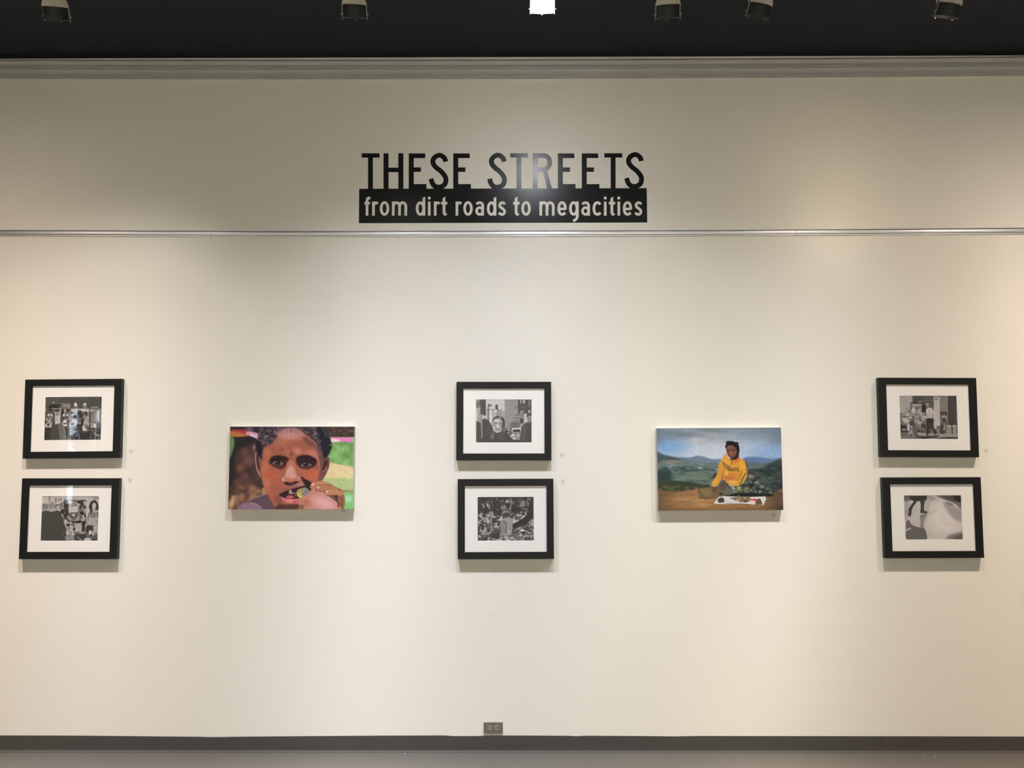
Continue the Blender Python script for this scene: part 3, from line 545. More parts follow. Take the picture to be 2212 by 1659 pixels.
def print_wet_ground():        # lower right
    P = Print(240, 184, [(567, 440), (1537, 440), (1568, 1188), (597, 1188)], 178)
    P.mix(P.mell(1250, 820, 300, 330, 200, -20), 206); P.mix(P.mell(780, 700, 110, 260, 70, 0), 188, .8)
    P.poly([(930, 440), (1040, 470), (1000, 700), (1120, 700), (1000, 760), (940, 900), (900, 900), (940, 600)], 168, 40, .8)
    P.poly([(1240, 560), (1400, 620), (1545, 700), (1560, 860), (1440, 860), (1300, 700)], 152, 40); P.poly([(560, 440), (700, 440), (690, 520), (560, 540)], 96, 24); P.ell(620, 600, 60, 60, 150, 40, 0, .7); P.poly([(565, 640), (620, 660), (600, 900), (570, 900)], 150, 30)
    P.ell(1040, 480, 90, 20, 150, 20, 15); P.line([(1020, 510), (1080, 520)], 20, 120, 14, .7)
    P.poly([(1100, 430), (1550, 430), (1550, 690), (1440, 590), (1330, 530), (1200, 490)], 108, 10, smooth=False); P.poly([(1120, 430), (1420, 430), (1480, 560), (1350, 540), (1220, 490)], 78, 24)
    P.poly([(1410, 440), (1560, 430), (1560, 560), (1430, 520)], 34, 14); P.poly([(1280, 540), (1400, 590), (1390, 620), (1300, 590)], 110, 16, .8); P.line([(1100, 470), (1200, 510), (1330, 560)], 8, 200, 8, .7)
    P.poly([(1380, 1100), (1500, 1070), (1580, 1060), (1580, 1200), (1300, 1200), (1320, 1130)], 118, 40); P.poly([(1460, 1130), (1580, 1110), (1580, 1200), (1430, 1200)], 92, 24)
    # walker
    P.poly([(700, 435), (935, 435), (945, 525), (820, 540), (720, 530), (675, 490)], 48, 7); P.poly([(760, 520), (800, 530), (720, 650), (690, 780), (660, 790), (640, 740), (640, 690)], 56, 6)
    P.poly([(630, 700), (665, 700), (655, 800), (632, 790)], 140, 8); P.poly([(652, 730), (690, 720), (690, 780), (665, 790)], 52, 6)
    P.poly([(855, 520), (925, 520), (910, 640), (920, 700), (965, 715), (955, 745), (855, 742), (858, 640)], 58, 6); P.ell(890, 752, 34, 12, 210, 6)
    # reflection
    P.poly([(848, 770), (960, 760), (915, 850), (905, 930), (905, 990), (850, 990), (855, 900)], 128, 10)
    P.poly([(620, 880), (660, 858), (690, 920), (760, 960), (850, 985), (910, 995), (940, 1040), (940, 1200), (640, 1200), (610, 1010)], 96, 9); P.line([(615, 1025), (685, 995)], 28, 176, 8)
    n = P.noise(60, seed=61, oct=2)[..., None]; P.im *= .97+.06*n
    return P
# ---------------------------------------------------------------- helpers
COL = S.collection
def srgb(r, g, b, k=1.0):
    f = lambda c: ((c/255.)/12.92 if c/255. <= .04045 else ((c/255.+.055)/1.055)**2.4)*k
    return (f(r), f(g), f(b), 1)
def mat(name, col, rough=.6, spec=.5, metal=0., noise=None, bump=None, coat=0.):
    m = bpy.data.materials.new(name); m.use_nodes = True; nt = m.node_tree; b = nt.nodes['Principled BSDF']
    b.inputs['Base Color'].default_value = col; b.inputs['Roughness'].default_value = rough
    b.inputs['Specular IOR Level'].default_value = spec; b.inputs['Metallic'].default_value = metal
    b.inputs['Coat Weight'].default_value = coat
    tc = nt.nodes.new('ShaderNodeTexCoord')
    if noise:      # (scale, amount) faint mottling of the paint
        n = nt.nodes.new('ShaderNodeTexNoise'); n.inputs['Scale'].default_value = noise[0]; n.inputs['Detail'].default_value = 4
        mx = nt.nodes.new('ShaderNodeMix'); mx.data_type = 'RGBA'
        mx.inputs[6].default_value = tuple(c*(1-noise[1]) for c in col[:3])+(1,); mx.inputs[7].default_value = tuple(min(1, c*(1+noise[1])) for c in col[:3])+(1,)
        nt.links.new(tc.outputs['Object'], n.inputs['Vector']); nt.links.new(n.outputs['Fac'], mx.inputs[0]); nt.links.new(mx.outputs[2], b.inputs['Base Color'])
    if bump:       # (scale, strength)
        n = nt.nodes.new('ShaderNodeTexNoise'); n.inputs['Scale'].default_value = bump[0]; n.inputs['Detail'].default_value = 3
        bp = nt.nodes.new('ShaderNodeBump'); bp.inputs['Strength'].default_value = bump[1]; bp.inputs['Distance'].default_value = .002
        nt.links.new(tc.outputs['Object'], n.inputs['Vector']); nt.links.new(n.outputs['Fac'], bp.inputs['Height']); nt.links.new(bp.outputs['Normal'], b.inputs['Normal'])
    return m
def emit_mat(name, col, strength):
    m = bpy.data.materials.new(name); m.use_nodes = True; b = m.node_tree.nodes['Principled BSDF']
    b.inputs['Base Color'].default_value = (.8, .8, .8, 1)
    b.inputs['Emission Color'].default_value = col; b.inputs['Emission Strength'].default_value = strength; return m
def glass_mat(name):
    m = bpy.data.materials.new(name); m.use_nodes = True; nt = m.node_tree; nt.nodes.clear()
    o = nt.nodes.new('ShaderNodeOutputMaterial'); t = nt.nodes.new('ShaderNodeBsdfTransparent'); g = nt.nodes.new('ShaderNodeBsdfGlossy')
    g.inputs['Roughness'].default_value = .012; f = nt.nodes.new('ShaderNodeFresnel'); f.inputs['IOR'].default_value = 1.52
    mx = nt.nodes.new('ShaderNodeMixShader'); t.inputs[0].default_value = (1, 1, 1, 1)
    ge = nt.nodes.new('ShaderNodeNewGeometry'); mu = nt.nodes.new('ShaderNodeMath'); mu.operation = 'MULTIPLY'; iv = nt.nodes.new('ShaderNodeMath'); iv.operation = 'SUBTRACT'; iv.inputs[0].default_value = 1
    nt.links.new(ge.outputs['Backfacing'], iv.inputs[1]); nt.links.new(iv.outputs[0], mu.inputs[0]); nt.links.new(f.outputs[0], mu.inputs[1]); nt.links.new(mu.outputs[0], mx.inputs[0]); nt.links.new(t.outputs[0], mx.inputs[1]); nt.links.new(g.outputs[0], mx.inputs[2]); nt.links.new(mx.outputs[0], o.inputs[0])
    return m
def ink_mat(name, rough=.45, spec=.35, bump=None):
    m = mat(name, (.5, .5, .5, 1), rough, spec, bump=bump); nt = m.node_tree
    a = nt.nodes.new('ShaderNodeAttribute'); a.attribute_name = 'ink'
    nt.links.new(a.outputs['Color'], nt.nodes['Principled BSDF'].inputs['Base Color']); return m
def obj(name, bm, m, parent=None, smooth=False, **props):
    me = bpy.data.meshes.new(name); bmesh.ops.recalc_face_normals(bm, faces=bm.faces[:]) if not props.pop('keep', False) else None
    bm.to_mesh(me); bm.free()
    if smooth:
        for p in me.polygons: p.use_smooth = True
    o = bpy.data.objects.new(name, me); COL.objects.link(o)
    if m: me.materials.append(m)
    if parent: o.parent = parent
    for k, v in props.items(): o[k] = v
    return o
def empty(name, loc, label, cat, group=None, rot=(0, 0, 0)):
    o = bpy.data.objects.new(name, None); COL.objects.link(o); o.location = loc; o.rotation_euler = rot; o.empty_display_size = .05
    o['label'] = label; o['category'] = cat
    if group: o['group'] = group
    return o
def box(bm, x0, x1, y0, y1, z0, z1):
    v = [bm.verts.new((x, y, z)) for x in (x0, x1) for y in (y0, y1) for z in (z0, z1)]
    for f in ((0, 1, 3, 2), (4, 6, 7, 5), (0, 4, 5, 1), (2, 3, 7, 6), (0, 2, 6, 4), (1, 5, 7, 3)): bm.faces.new([v[i] for i in f])
def rbox(bm, x0, x1, y0, y1, z0, z1, r=.002, seg=2):
    b2 = bmesh.new(); box(b2, x0, x1, y0, y1, z0, z1); bmesh.ops.bevel(b2, geom=b2.edges[:]+b2.verts[:], offset=r, segments=seg, affect='EDGES', profile=.5)
    me = bpy.data.meshes.new('t'); b2.to_mesh(me); b2.free(); bm.from_mesh(me); bpy.data.meshes.remove(me)
def sweep(bm, prof, xs, dz=None):
    """closed (y, z) profile swept along x at stations xs; dz(x) shifts it up"""
    rings = []
    for x in xs:
        d = dz(x) if dz else 0
        rings.append([bm.verts.new((x, y, z+d)) for y, z in prof])
    n = len(prof)
    for a, b in zip(rings, rings[1:]):
        for i in range(n): bm.faces.new((a[i], a[(i+1) % n], b[(i+1) % n], b[i]))
    bm.faces.new(rings[0]); bm.faces.new(rings[-1][::-1])
def lathe(bm, prof, M=Matrix(), seg=32, rib=None, cap=True):
    """profile of (r, h) turned about local z, then placed by matrix M; rib(angle)-> radius factor"""
    rings = []
    for r, h in prof:
        ring = []
        for k in range(seg):
            a = 2*pi*k/seg; rr = r*(rib(k, h) if rib else 1)
            ring.append(bm.verts.new(M @ Vector((rr*cos(a), rr*sin(a), h))))
        rings.append(ring)
    for a, b in zip(rings, rings[1:]):
        for i in range(seg): bm.faces.new((a[i], a[(i+1) % seg], b[(i+1) % seg], b[i]))
    if cap: bm.faces.new(rings[0][::-1]); bm.faces.new(rings[-1])
def plate(bm, pts, y0, y1):
    """flat outline of (x, z) points given thickness from y0 (back) to y1 (front)"""
    a = [bm.verts.new((x, y0, z)) for x, z in pts]; b = [bm.verts.new((x, y1, z)) for x, z in pts]; n = len(pts)
    bm.faces.new(a[::-1]); bm.faces.new(b)
    for i in range(n): bm.faces.new((a[i], a[(i+1) % n], b[(i+1) % n], b[i]))
def smooth_path(pts, n=6):
    return [tuple(p) for p in _cr(pts, n, False)] if len(pts) > 2 else pts
def stroke(bm, pts, w, y0, y1, closed=False):
    """ribbon of width w along a path of (x, z) points"""
    N = len(pts); L = []; R = []
    for i in range(N):
        p = Vector(pts[i]); a = Vector(pts[(i-1) % N]) if (closed or i > 0) else p; b = Vector(pts[(i+1) % N]) if (closed or i < N-1) else p
        t = (b-a).normalized(); n = Vector((-t.y, t.x))*w/2
        L.append(p+n); R.append(p-n)
    rng = range(N if closed else N-1)
    vf = [[bm.verts.new((q.x, y, q.y)) for q in side] for y in (y0, y1) for side in (L, R)]
    lb, rb, lf, rf = vf
    for i in rng:
        j = (i+1) % N
        bm.faces.new((lf[i], rf[i], rf[j], lf[j])); bm.faces.new((lb[i], lb[j], rb[j], rb[i]))
        bm.faces.new((lb[i], lf[i], lf[j], lb[j])); bm.faces.new((rb[i], rb[j], rf[j], rf[i]))
    if not closed:
        for i in (0, N-1): bm.faces.new((lb[i], rb[i], rf[i], lf[i]))
# ---------------------------------------------------------------- materials
M_WALL = mat('cream_wall_paint', srgb(238, 232, 222), .55, .3, noise=(1.3, .012), bump=(180, .06))
M_CEIL = mat('black_ceiling_paint', (.028, .033, .042, 1), .8, .2, noise=(3, .15))
M_FLOOR = mat('grey_brown_floor', (.108, .098, .085, 1), .42, .4, noise=(2.2, .10), bump=(60, .15))
M_BASE = mat('charcoal_vinyl_base', (.074, .068, .062, 1), .6, .22, noise=(9, .10))
M_CROWN = mat('painted_grey_moulding', (.58, .57, .545, 1), .5, .5)
M_RAIL = mat('brushed_aluminium', (.74, .74, .75, 1), .38, .5, .8)
M_RAILD = mat('dark_groove', (.10, .095, .085, 1), .6)
M_BLACK = mat('black_satin_wood', (.0088, .0092, .0100, 1), .42, .3, noise=(30, .15))
M_MAT = mat('white_mat_board', (.93, .895, .86, 1), .8, .2)
M_BEVEL = mat('mat_core', (.9, .9, .88, 1), .8, .2)
M_VINYL = mat('black_vinyl', (.0070, .0080, .0090, 1), .27, .4, noise=(120, .2), bump=(90, .05))
M_GLASS = glass_mat('picture_glass')
M_INK = ink_mat('photographic_print', .4, .3)
M_CANV = ink_mat('printed_canvas', .7, .2, bump=(900, .15))
M_CANVS = mat('canvas_edge', (.55, .54, .50, 1), .8, .2)
M_PIN = mat('pale_grey_paper', srgb(215, 210, 198), .7, .2)
M_DARK = mat('black_fixture_metal', (.035, .035, .036, 1), .45, .4)
M_FIN = mat('cream_cast_heat_sink', (.60, .57, .46, 1), .5, .4)
M_CLIP = mat('grey_spring_clip', (.22, .22, .21, 1), .45, .5, .3)
M_PLATE = mat('brown_grey_steel_plate', (.20, .18, .15, 1), .38, .5, .3)
M_RECEP = mat('grey_receptacle', (.26, .245, .22, 1), .5)
M_HOLE = mat('black_slot', (.01, .01, .01, 1), .8)
M_WHITE = mat('white_paint_chip', (.85, .85, .82, 1), .7)

# ---------------------------------------------------------------- room shell
XL, XR, YB, ZC = -8.6, 8.6, -9.2, 4.30
def struct(name, bm, m, parent=None, **k): 
    return obj(name, bm, m, parent, kind='structure', **k) if parent is None else obj(name, bm, m, parent, **k)
bm = bmesh.new(); box(bm, XL-.2, XR+.2, 0, .2, -.1, ZC+.2); struct('wall_front', bm, M_WALL)
bm = bmesh.new(); box(bm, XL-.2, XL, YB-.2, 0, -.1, ZC+.2); struct('wall_left', bm, M_WALL)
bm = bmesh.new(); box(bm, XR, XR+.2, YB-.2, 0, -.1, ZC+.2); struct('wall_right', bm, M_WALL)
bm = bmesh.new(); box(bm, XL, XR, YB, 0, -.1, 0); struct('floor', bm, M_FLOOR)
bm = bmesh.new(); box(bm, XL, XR, YB, 0, ZC, ZC+.2); struct('ceiling', bm, M_CEIL)
WIN = [(-7.71, -7.44, .84), (-7.25, -7.10, 1.22)]; WZ1 = 2.45
bm = bmesh.new(); xs = [XL]+[a for p in WIN for a in p[:2]]+[XR]
for i in range(0, len(xs), 2): box(bm, xs[i], xs[i+1], YB-.2, YB, -.1, ZC+.2)
for a, b, WZ0 in WIN: box(bm, a, b, YB-.2, YB, -.1, WZ0); box(bm, a, b, YB-.2, YB, WZ1, ZC+.2)
struct('wall_back', bm, M_WALL)
for i, (a, b, WZ0) in enumerate(WIN):
    bm = bmesh.new()
    for q in ((a, a+.015, WZ0, WZ1), (b-.015, b, WZ0, WZ1), (a+.015, b-.015, WZ0, WZ0+.015), (a+.015, b-.015, WZ1-.015, WZ1), (a+.015, b-.015, 1.62, 1.645)):
        box(bm, q[0], q[1], YB-.12, YB-.08, q[2], q[3])
    f = struct('window_%d' % (i+1), bm, M_DARK)
    bm = bmesh.new(); box(bm, a+.01, b-.01, YB-.103, YB-.099, WZ0+.01, WZ1-.01); struct('pane', bm, M_GLASS, f)
# ground outside the windows
bm = bmesh.new(); box(bm, -20, 4, -15, YB-.2, -.3, -.1); struct('ground', bm, mat('pale_concrete', (.62, .62, .62, 1), .8))

# a leafy tree outside, seen only as a reflection in the glass of the left frames
rsn = np.random.RandomState(4)
tr = empty('tree', (-9.0, -12.2, -.1), 'dark leafy tree standing outside the narrow back windows', 'tree')
bm = bmesh.new(); lathe(bm, [(.11, 0), (.08, 1.0), (.06, 1.9), (.03, 2.8)], Matrix(), 12); obj('trunk', bm, mat('bark', (.05, .045, .05, 1), .9), tr, True)
bm = bmesh.new()
for k in range(170):
    a, h = rsn.rand()*2*pi, 1.15+2.3*rsn.rand(); r_ = (.2+1.1*rsn.rand()**.6)*math.sin(pi*min(1, max(.1, (h-.9)/2.9)))
    c = Vector((r_*cos(a), r_*sin(a), h)); u = Vector(rsn.randn(3)).normalized(); v = u.orthogonal().normalized(); n = u.cross(v); L = .18+.16*rsn.rand()
    q = [bm.verts.new(c+u*L), bm.verts.new(c+v*L*.45+n*.01), bm.verts.new(c-u*L), bm.verts.new(c-v*L*.45-n*.01)]; bm.faces.new(q)
obj('foliage', bm, mat('dark_leaves', (.02, .045, .06, 1), .6), tr)

# crown moulding under the black ceiling: a lip and two rounded beads, sagging a centimetre in the middle
sag = lambda x: .010*min(1.6, (x/3.2)**2)-.0045
def arc(cy, cz, r, a0, a1, n=7): return [(cy+r*cos(radians(a0+(a1-a0)*k/n)), cz+r*sin(radians(a0+(a1-a0)*k/n))) for k in range(n+1)]
prof = [(0, 4.160), (-.020, 4.160), (-.004, 4.184), (-.016, 4.188), (-.030, 4.197), (-.036, 4.205), (-.034, 4.210), (-.012, 4.2265), (-.013, 4.2285),
        (-.040, 4.236), (-.052, 4.246), (-.056, 4.252), (-.053, 4.257), (-.036, 4.273), (0, 4.273)]
bm = bmesh.new(); sweep(bm, prof, [XL+(XR-XL)*k/48 for k in range(49)], sag); struct('trim_1', bm, M_CROWN)

# cove base along the floor, its top edge cut a little unevenly
topz = [(-8.6, .0920), (-3.2, .0955), (-2.6, .0940), (-1.95, .0880), (-1.82, .0865), (-1.55, .0895), (-.9, .0945), (-.43, .0965), (-.38, .0925), (-.22, .0930), (-.17, .0965),
        (.3, .0950), (.36, .0925), (.42, .0950), (.75, .0935), (.95, .0915), (1.1, .0940), (2.2, .0930), (3.1, .0915), (8.6, .0915)]
def base_run(x0, x1):
    xs = sorted({x0, x1} | {x for x, _ in topz if x0 < x < x1}); b = bmesh.new(); rings = []
    for x in xs:
        t = np.interp(x, [p[0] for p in topz], [p[1] for p in topz])
        pr = [(-.0003, 0), (-.0003, t), (-.0035, t), (-.0042, t-.002), (-.0042, .014), (-.0062, .007), (-.0125, .0032), (-.0185, .0020), (-.0185, 0)]
        rings.append([b.verts.new((x, y, z)) for y, z in pr])
    for a, c in zip(rings, rings[1:]):
        n = len(a)
        for i in range(n): b.faces.new((a[i], a[(i+1) % n], c[(i+1) % n], c[i]))
    b.faces.new(rings[0]); b.faces.new(rings[-1][::-1]); return b
struct('baseboard_front', base_run(XL, XR), M_BASE)
bm = bmesh.new(); box(bm, 2.216, 2.2175, -.0046, -.0040, .016, .093)
obj('seam', bm, mat('seam_filler', (.16, .15, .14, 1), .6), bpy.data.objects['baseboard_front'])
for pts in ([(-1.93, .0905), (-1.85, .0872), (-1.74, .0880), (-1.70, .0866), (-1.75, .0848), (-1.86, .0850)], [(-1.62, .0890), (-1.52, .0898), (-1.48, .0885), (-1.56, .0876)]):
    bm = bmesh.new(); plate(bm, pts, -.0040, -.0046); obj('paint_smear', bm, mat('smeared_wall_paint', (.20, .19, .175, 1), .7), bpy.data.objects['baseboard_front'])
# ---------------------------------------------------------------- picture hanging rail, four lengths butted together
RZ = 3.1585
rail = empty('hanging_rail', (0, 0, RZ), 'long polished aluminium picture rail running across the wall below the black lettered sign', 'rail')
rp = [(0, -.0205), (-.0045, -.0205), (-.0065, -.0195), (-.0065, -.0135), (-.0085, -.0125), (-.0108, -.0095), (-.0114, -.001), (-.0110, .0080), (-.0092, .0105), (-.0052, .0112), (-.0052, .0148), (-.0082, .0158), (-.0086, .0185), (-.0070, .0205), (0, .0205)]
cuts = [XL, -1.913, -.078, 1.7515, XR]; rs = lambda x: .0095*min(1.6, (x/3.2)**2)
for a, b in zip(cuts, cuts[1:]):
    bm = bmesh.new(); sweep(bm, rp, [a+.0009+(b-a-.0018)*k/16 for k in range(17)], rs)
    sec = obj('rail_section', bm, M_RAIL, rail)
    bm = bmesh.new(); sweep(bm, [(-.0052, .0114), (-.0056, .0114), (-.0056, .0146), (-.0052, .0146)], [a+.001+(b-a-.002)*k/16 for k in range(17)], rs)
    obj('groove', bm, M_RAILD, sec)
    k = math.ceil((a+.05+2.6829)/.4096) if a > -4 else -2
    x = -2.6829+.4096*k
    while x < b-.03:
        if -3.4 < x < 3.4:
            bm = bmesh.new(); lathe(bm, [(.0036, 0), (.0036, .0006), (.0022, .0016)], Matrix.Translation((x, -.0056, .013+rs(x))) @ Matrix.Rotation(radians(90), 4, 'X'), 12)
            obj('screw', bm, M_DARK, sec)
        x += .4096
# ---------------------------------------------------------------- sign: black vinyl letters standing on a black band, cream lettering in the band
def wall_xz(px, py):      # a point of the photograph measured on the wall face y = 0
    d = Rm.to_3x3() @ Vector(((px-1106)/FPX, -(py-829.5)/FPX, -1)); t = CAM_D/d.y
    return (d.x*t, CAM_Z+d.z*t)
BX0, BX1, BZ0, BZ1 = -.9849, .8253, 3.2262, 3.4462
sign = empty('wall_sign', (-.08, 0, BZ0), 'large black vinyl exhibition title high on the cream wall above the metal rail', 'sign')
def in_sign(name, bm, m, **k):
    o = obj(name, bm, m, sign, **k); o.location = -Vector(sign.location); return o
bm = bmesh.new(); box(bm, BX0, BX1, -.0006, 0, BZ0, BZ1); in_sign('band', bm, M_VINYL)
zx = np.polyfit([wall_xz(800, 331)[1], wall_xz(800, 408)[1]], [0, 1], 1)
def TP(cx, cy):           # letter drawing units -> wall metres
    x, z = wall_xz(770+cx/6.9125, 320+cy/6.9125); return (x, z)
def rects(*rs_):
    bm = bmesh.new()
    for i, (x0, y0, x1, y1) in enumerate(rs_):
        p = [TP(x0, y0), TP(x1, y0), TP(x1, y1), TP(x0, y1)]; p[2] = (p[2][0], min(p[2][1], 9)); plate(bm, p, 0, -.0007-.00002*i)
    return bm
def T_(a): return rects((a, 77, a+267, 142), (a+95, 77, a+168, 612))
def H_(a): return rects((a, 77, a+75, 612), (a+221, 77, a+297, 612), (a+70, 292, a+230, 358))
def E_(a): return rects((a, 79, a+75, 612), (a, 79, a+246, 149), (a, 288, a+182, 354), (a, 537, a+264, 612))
def S_(a, dy=0):
    p = [(253, 203), (240, 158), (203, 120), (160, 106), (115, 120), (76, 155), (62, 203), (78, 250), (120, 297), (170, 335), (218, 385), (252, 440), (256, 480), (243, 535), (200, 572), (146, 583), (95, 570), (55, 525), (35, 457)]
    bm = bmesh.new(); stroke(bm, smooth_path([TP(a+x, y+dy) for x, y in p], 5), .0335*.93, 0, -.00075); return bm
def R_(a):
    bm = rects((a, 77, a+73, 612))
    p = [(30, 112), (110, 112), (185, 114), (230, 140), (253, 190), (250, 245), (222, 295), (180, 318), (110, 320), (30, 320)]
    stroke(bm, smooth_path([TP(a+x, y) for x, y in p], 5), .0325*.93, 0, -.00078)
    plate(bm, [TP(a+147, 330), TP(a+215, 330), TP(a+293, 612), TP(a+218, 612)], 0, -.00082); return bm
K2 = (1080-770)*6.9125
for k, b in enumerate((T_(78), H_(404), E_(781), S_(1095-16), E_(1445), S_(1965-12), T_(K2+152), R_(K2+487), E_(K2+864), E_(K2+1221), T_(K2+1558), S_(K2+1875-18, -10))):
    in_sign('title_letter', b, M_VINYL)
TU = 10.533
def small(letter, x0):
    bm = bmesh.new(); W_ = 60/TU; n = [0]
    mpp = (wall_xz(1200, 440)[0]-wall_xz(1000, 440)[0])/200
    def P_(x, y): return wall_xz(770+(x0+x)/TU, 465.8+y/TU)
    def st(pts, w=60, sm=True, closed=False):
        n[0] += 1; q = [P_(*p) for p in pts]
        if closed: stroke(bm, q, w/TU*mpp, -.0005, -.0010-.00002*n[0], True)
        else: stroke(bm, smooth_path(q, 5) if sm else q, w/TU*mpp, -.0005, -.0010-.00002*n[0])
    def el(cx, cy, rx, ry, w=60): st([(cx+rx*cos(2*pi*k/28), cy+ry*sin(2*pi*k/28)) for k in range(28)], w, closed=True)
    def pl(pts): n[0] += 1; plate(bm, [P_(*p) for p in pts], -.0005, -.0010-.00002*n[0])
    if letter == 'f': st([(61, 0), (61, -160), (61, -330), (74, -382), (105, -402), (128, -380)]); st([(0, -283), (128, -283)], sm=False)
    if letter == 'r': st([(32, 0), (32, -320)], sm=False); st([(34, -215), (50, -268), (85, -292), (136, -278)], 58)
    if letter == 'o': el(107, -162, 77, 136)
    if letter == 'm':
        st([(30, 0), (30, -320)], sm=False); st([(32, -210), (55, -275), (102, -294), (150, -272), (172, -215), (172, -110), (172, 0)]); st([(174, -215), (197, -275), (242, -294), (292, -272), (314, -215), (314, -110), (314, 0)])
    if letter == 'd': el(105, -160, 75, 134); pl([(155, 0), (155, -395), (172, -408), (216, -432), (216, 0)])
    if letter == 'i': st([(32, 0), (32, -318)], sm=False); pl([(32+33*cos(2*pi*k/20), -399+34*sin(2*pi*k/20)) for k in range(20)])
    if letter == 't': pl([(37, -70), (37, -390), (62, -408), (100, -432), (100, -70)]); st([(68, -80), (74, -44), (96, -24), (122, -52)], 56); st([(0, -282), (145, -282)], 62, sm=False)
    if letter == 'a': st([(28, -258), (66, -288), (108, -294), (148, -276), (168, -225), (168, -110), (168, 0)]); el(99, -104, 69, 77, 58)
    if letter == 's': st([(152, -258), (124, -286), (88, -293), (52, -275), (36, -235), (54, -192), (92, -164), (130, -130), (147, -88), (130, -44), (92, -26), (52, -34), (20, -68)])
    if letter == 'e': st([(34, -152), (183, -152)], 56, sm=False); st([(180, -140), (176, -220), (148, -278), (107, -295), (66, -278), (40, -225), (32, -160), (40, -92), (68, -44), (108, -28), (146, -38), (176, -68)])
    if letter == 'g': el(105, -162, 75, 134); st([(188, -322), (188, -150), (188, 0), (176, 56), (144, 94), (92, 122)])
    if letter == 'c': st([(176, -252), (148, -284), (110, -294), (66, -276), (40, -222), (32, -160), (40, -98), (66, -46), (110, -28), (148, -38), (178, -70)])
    in_sign('tagline_letter', bm, M_WALL)
for l, x in zip('fromdirt', (180, 355, 532, 808, 1350, 1625, 1760, 1923)): small(l, x)
for l, x in zip('roadsto', (147, 325, 598, 860, 1118, 1458, 1645)): small(l, 2106.6+x)
for l, x in zip('megacities', (48, 405, 638, 880, 1105, 1330, 1430, 1600, 1708, 1940)): small(l, 4107.9+x*1.1428)

# ---------------------------------------------------------------- prints
def sheet(name, P, w, h, y, m, parent, k=1.10):
    H, W = P.im.shape[:2]
    c = np.clip(P.im, 0, 255)/255.; lin = np.where(c <= .04045, c/12.92, ((c+.055)/1.055)**2.4)*k; lin = np.clip(lin, 0, .9)
    xs = (np.arange(W)/(W-1)-.5)*w; zs = (.5-np.arange(H)/(H-1))*h
    co = np.zeros((H, W, 3)); co[..., 0] = xs[None]; co[..., 1] = y; co[..., 2] = zs[:, None]
    idx = np.arange(H*W).reshape(H, W)
    f = np.stack([idx[:-1, :-1], idx[1:, :-1], idx[1:, 1:], idx[:-1, 1:]], -1).reshape(-1, 4)
    me = bpy.data.meshes.new(name); me.vertices.add(H*W); me.vertices.foreach_set('co', co.reshape(-1))
    me.loops.add(f.size); me.loops.foreach_set('vertex_index', f.reshape(-1).astype(np.int32))
    me.polygons.add(len(f)); me.polygons.foreach_set('loop_start', (np.arange(len(f))*4).astype(np.int32)); me.polygons.foreach_set('loop_total', np.full(len(f), 4, np.int32))
    me.update(calc_edges=True)
    a = me.color_attributes.new('ink', 'FLOAT_COLOR', 'POINT'); rgba = np.ones((H*W, 4)); rgba[:, :3] = lin.reshape(-1, 3); a.data.foreach_set('color', rgba.reshape(-1))
    me.materials.append(m); o = bpy.data.objects.new(name, me); COL.objects.link(o); o.parent = parent; return o
def rect_ring(bm, wo, ho, yo, wi, hi, yi):
    a = [bm.verts.new((sx*wo/2, yo, sz*ho/2)) for sx, sz in ((-1, -1), (1, -1), (1, 1), (-1, 1))]
    b = [bm.verts.new((sx*wi/2, yi, sz*hi/2)) for sx, sz in ((-1, -1), (1, -1), (1, 1), (-1, 1))]
    for i in range(4): bm.faces.new((a[i], a[(i+1) % 4], b[(i+1) % 4], b[i]))
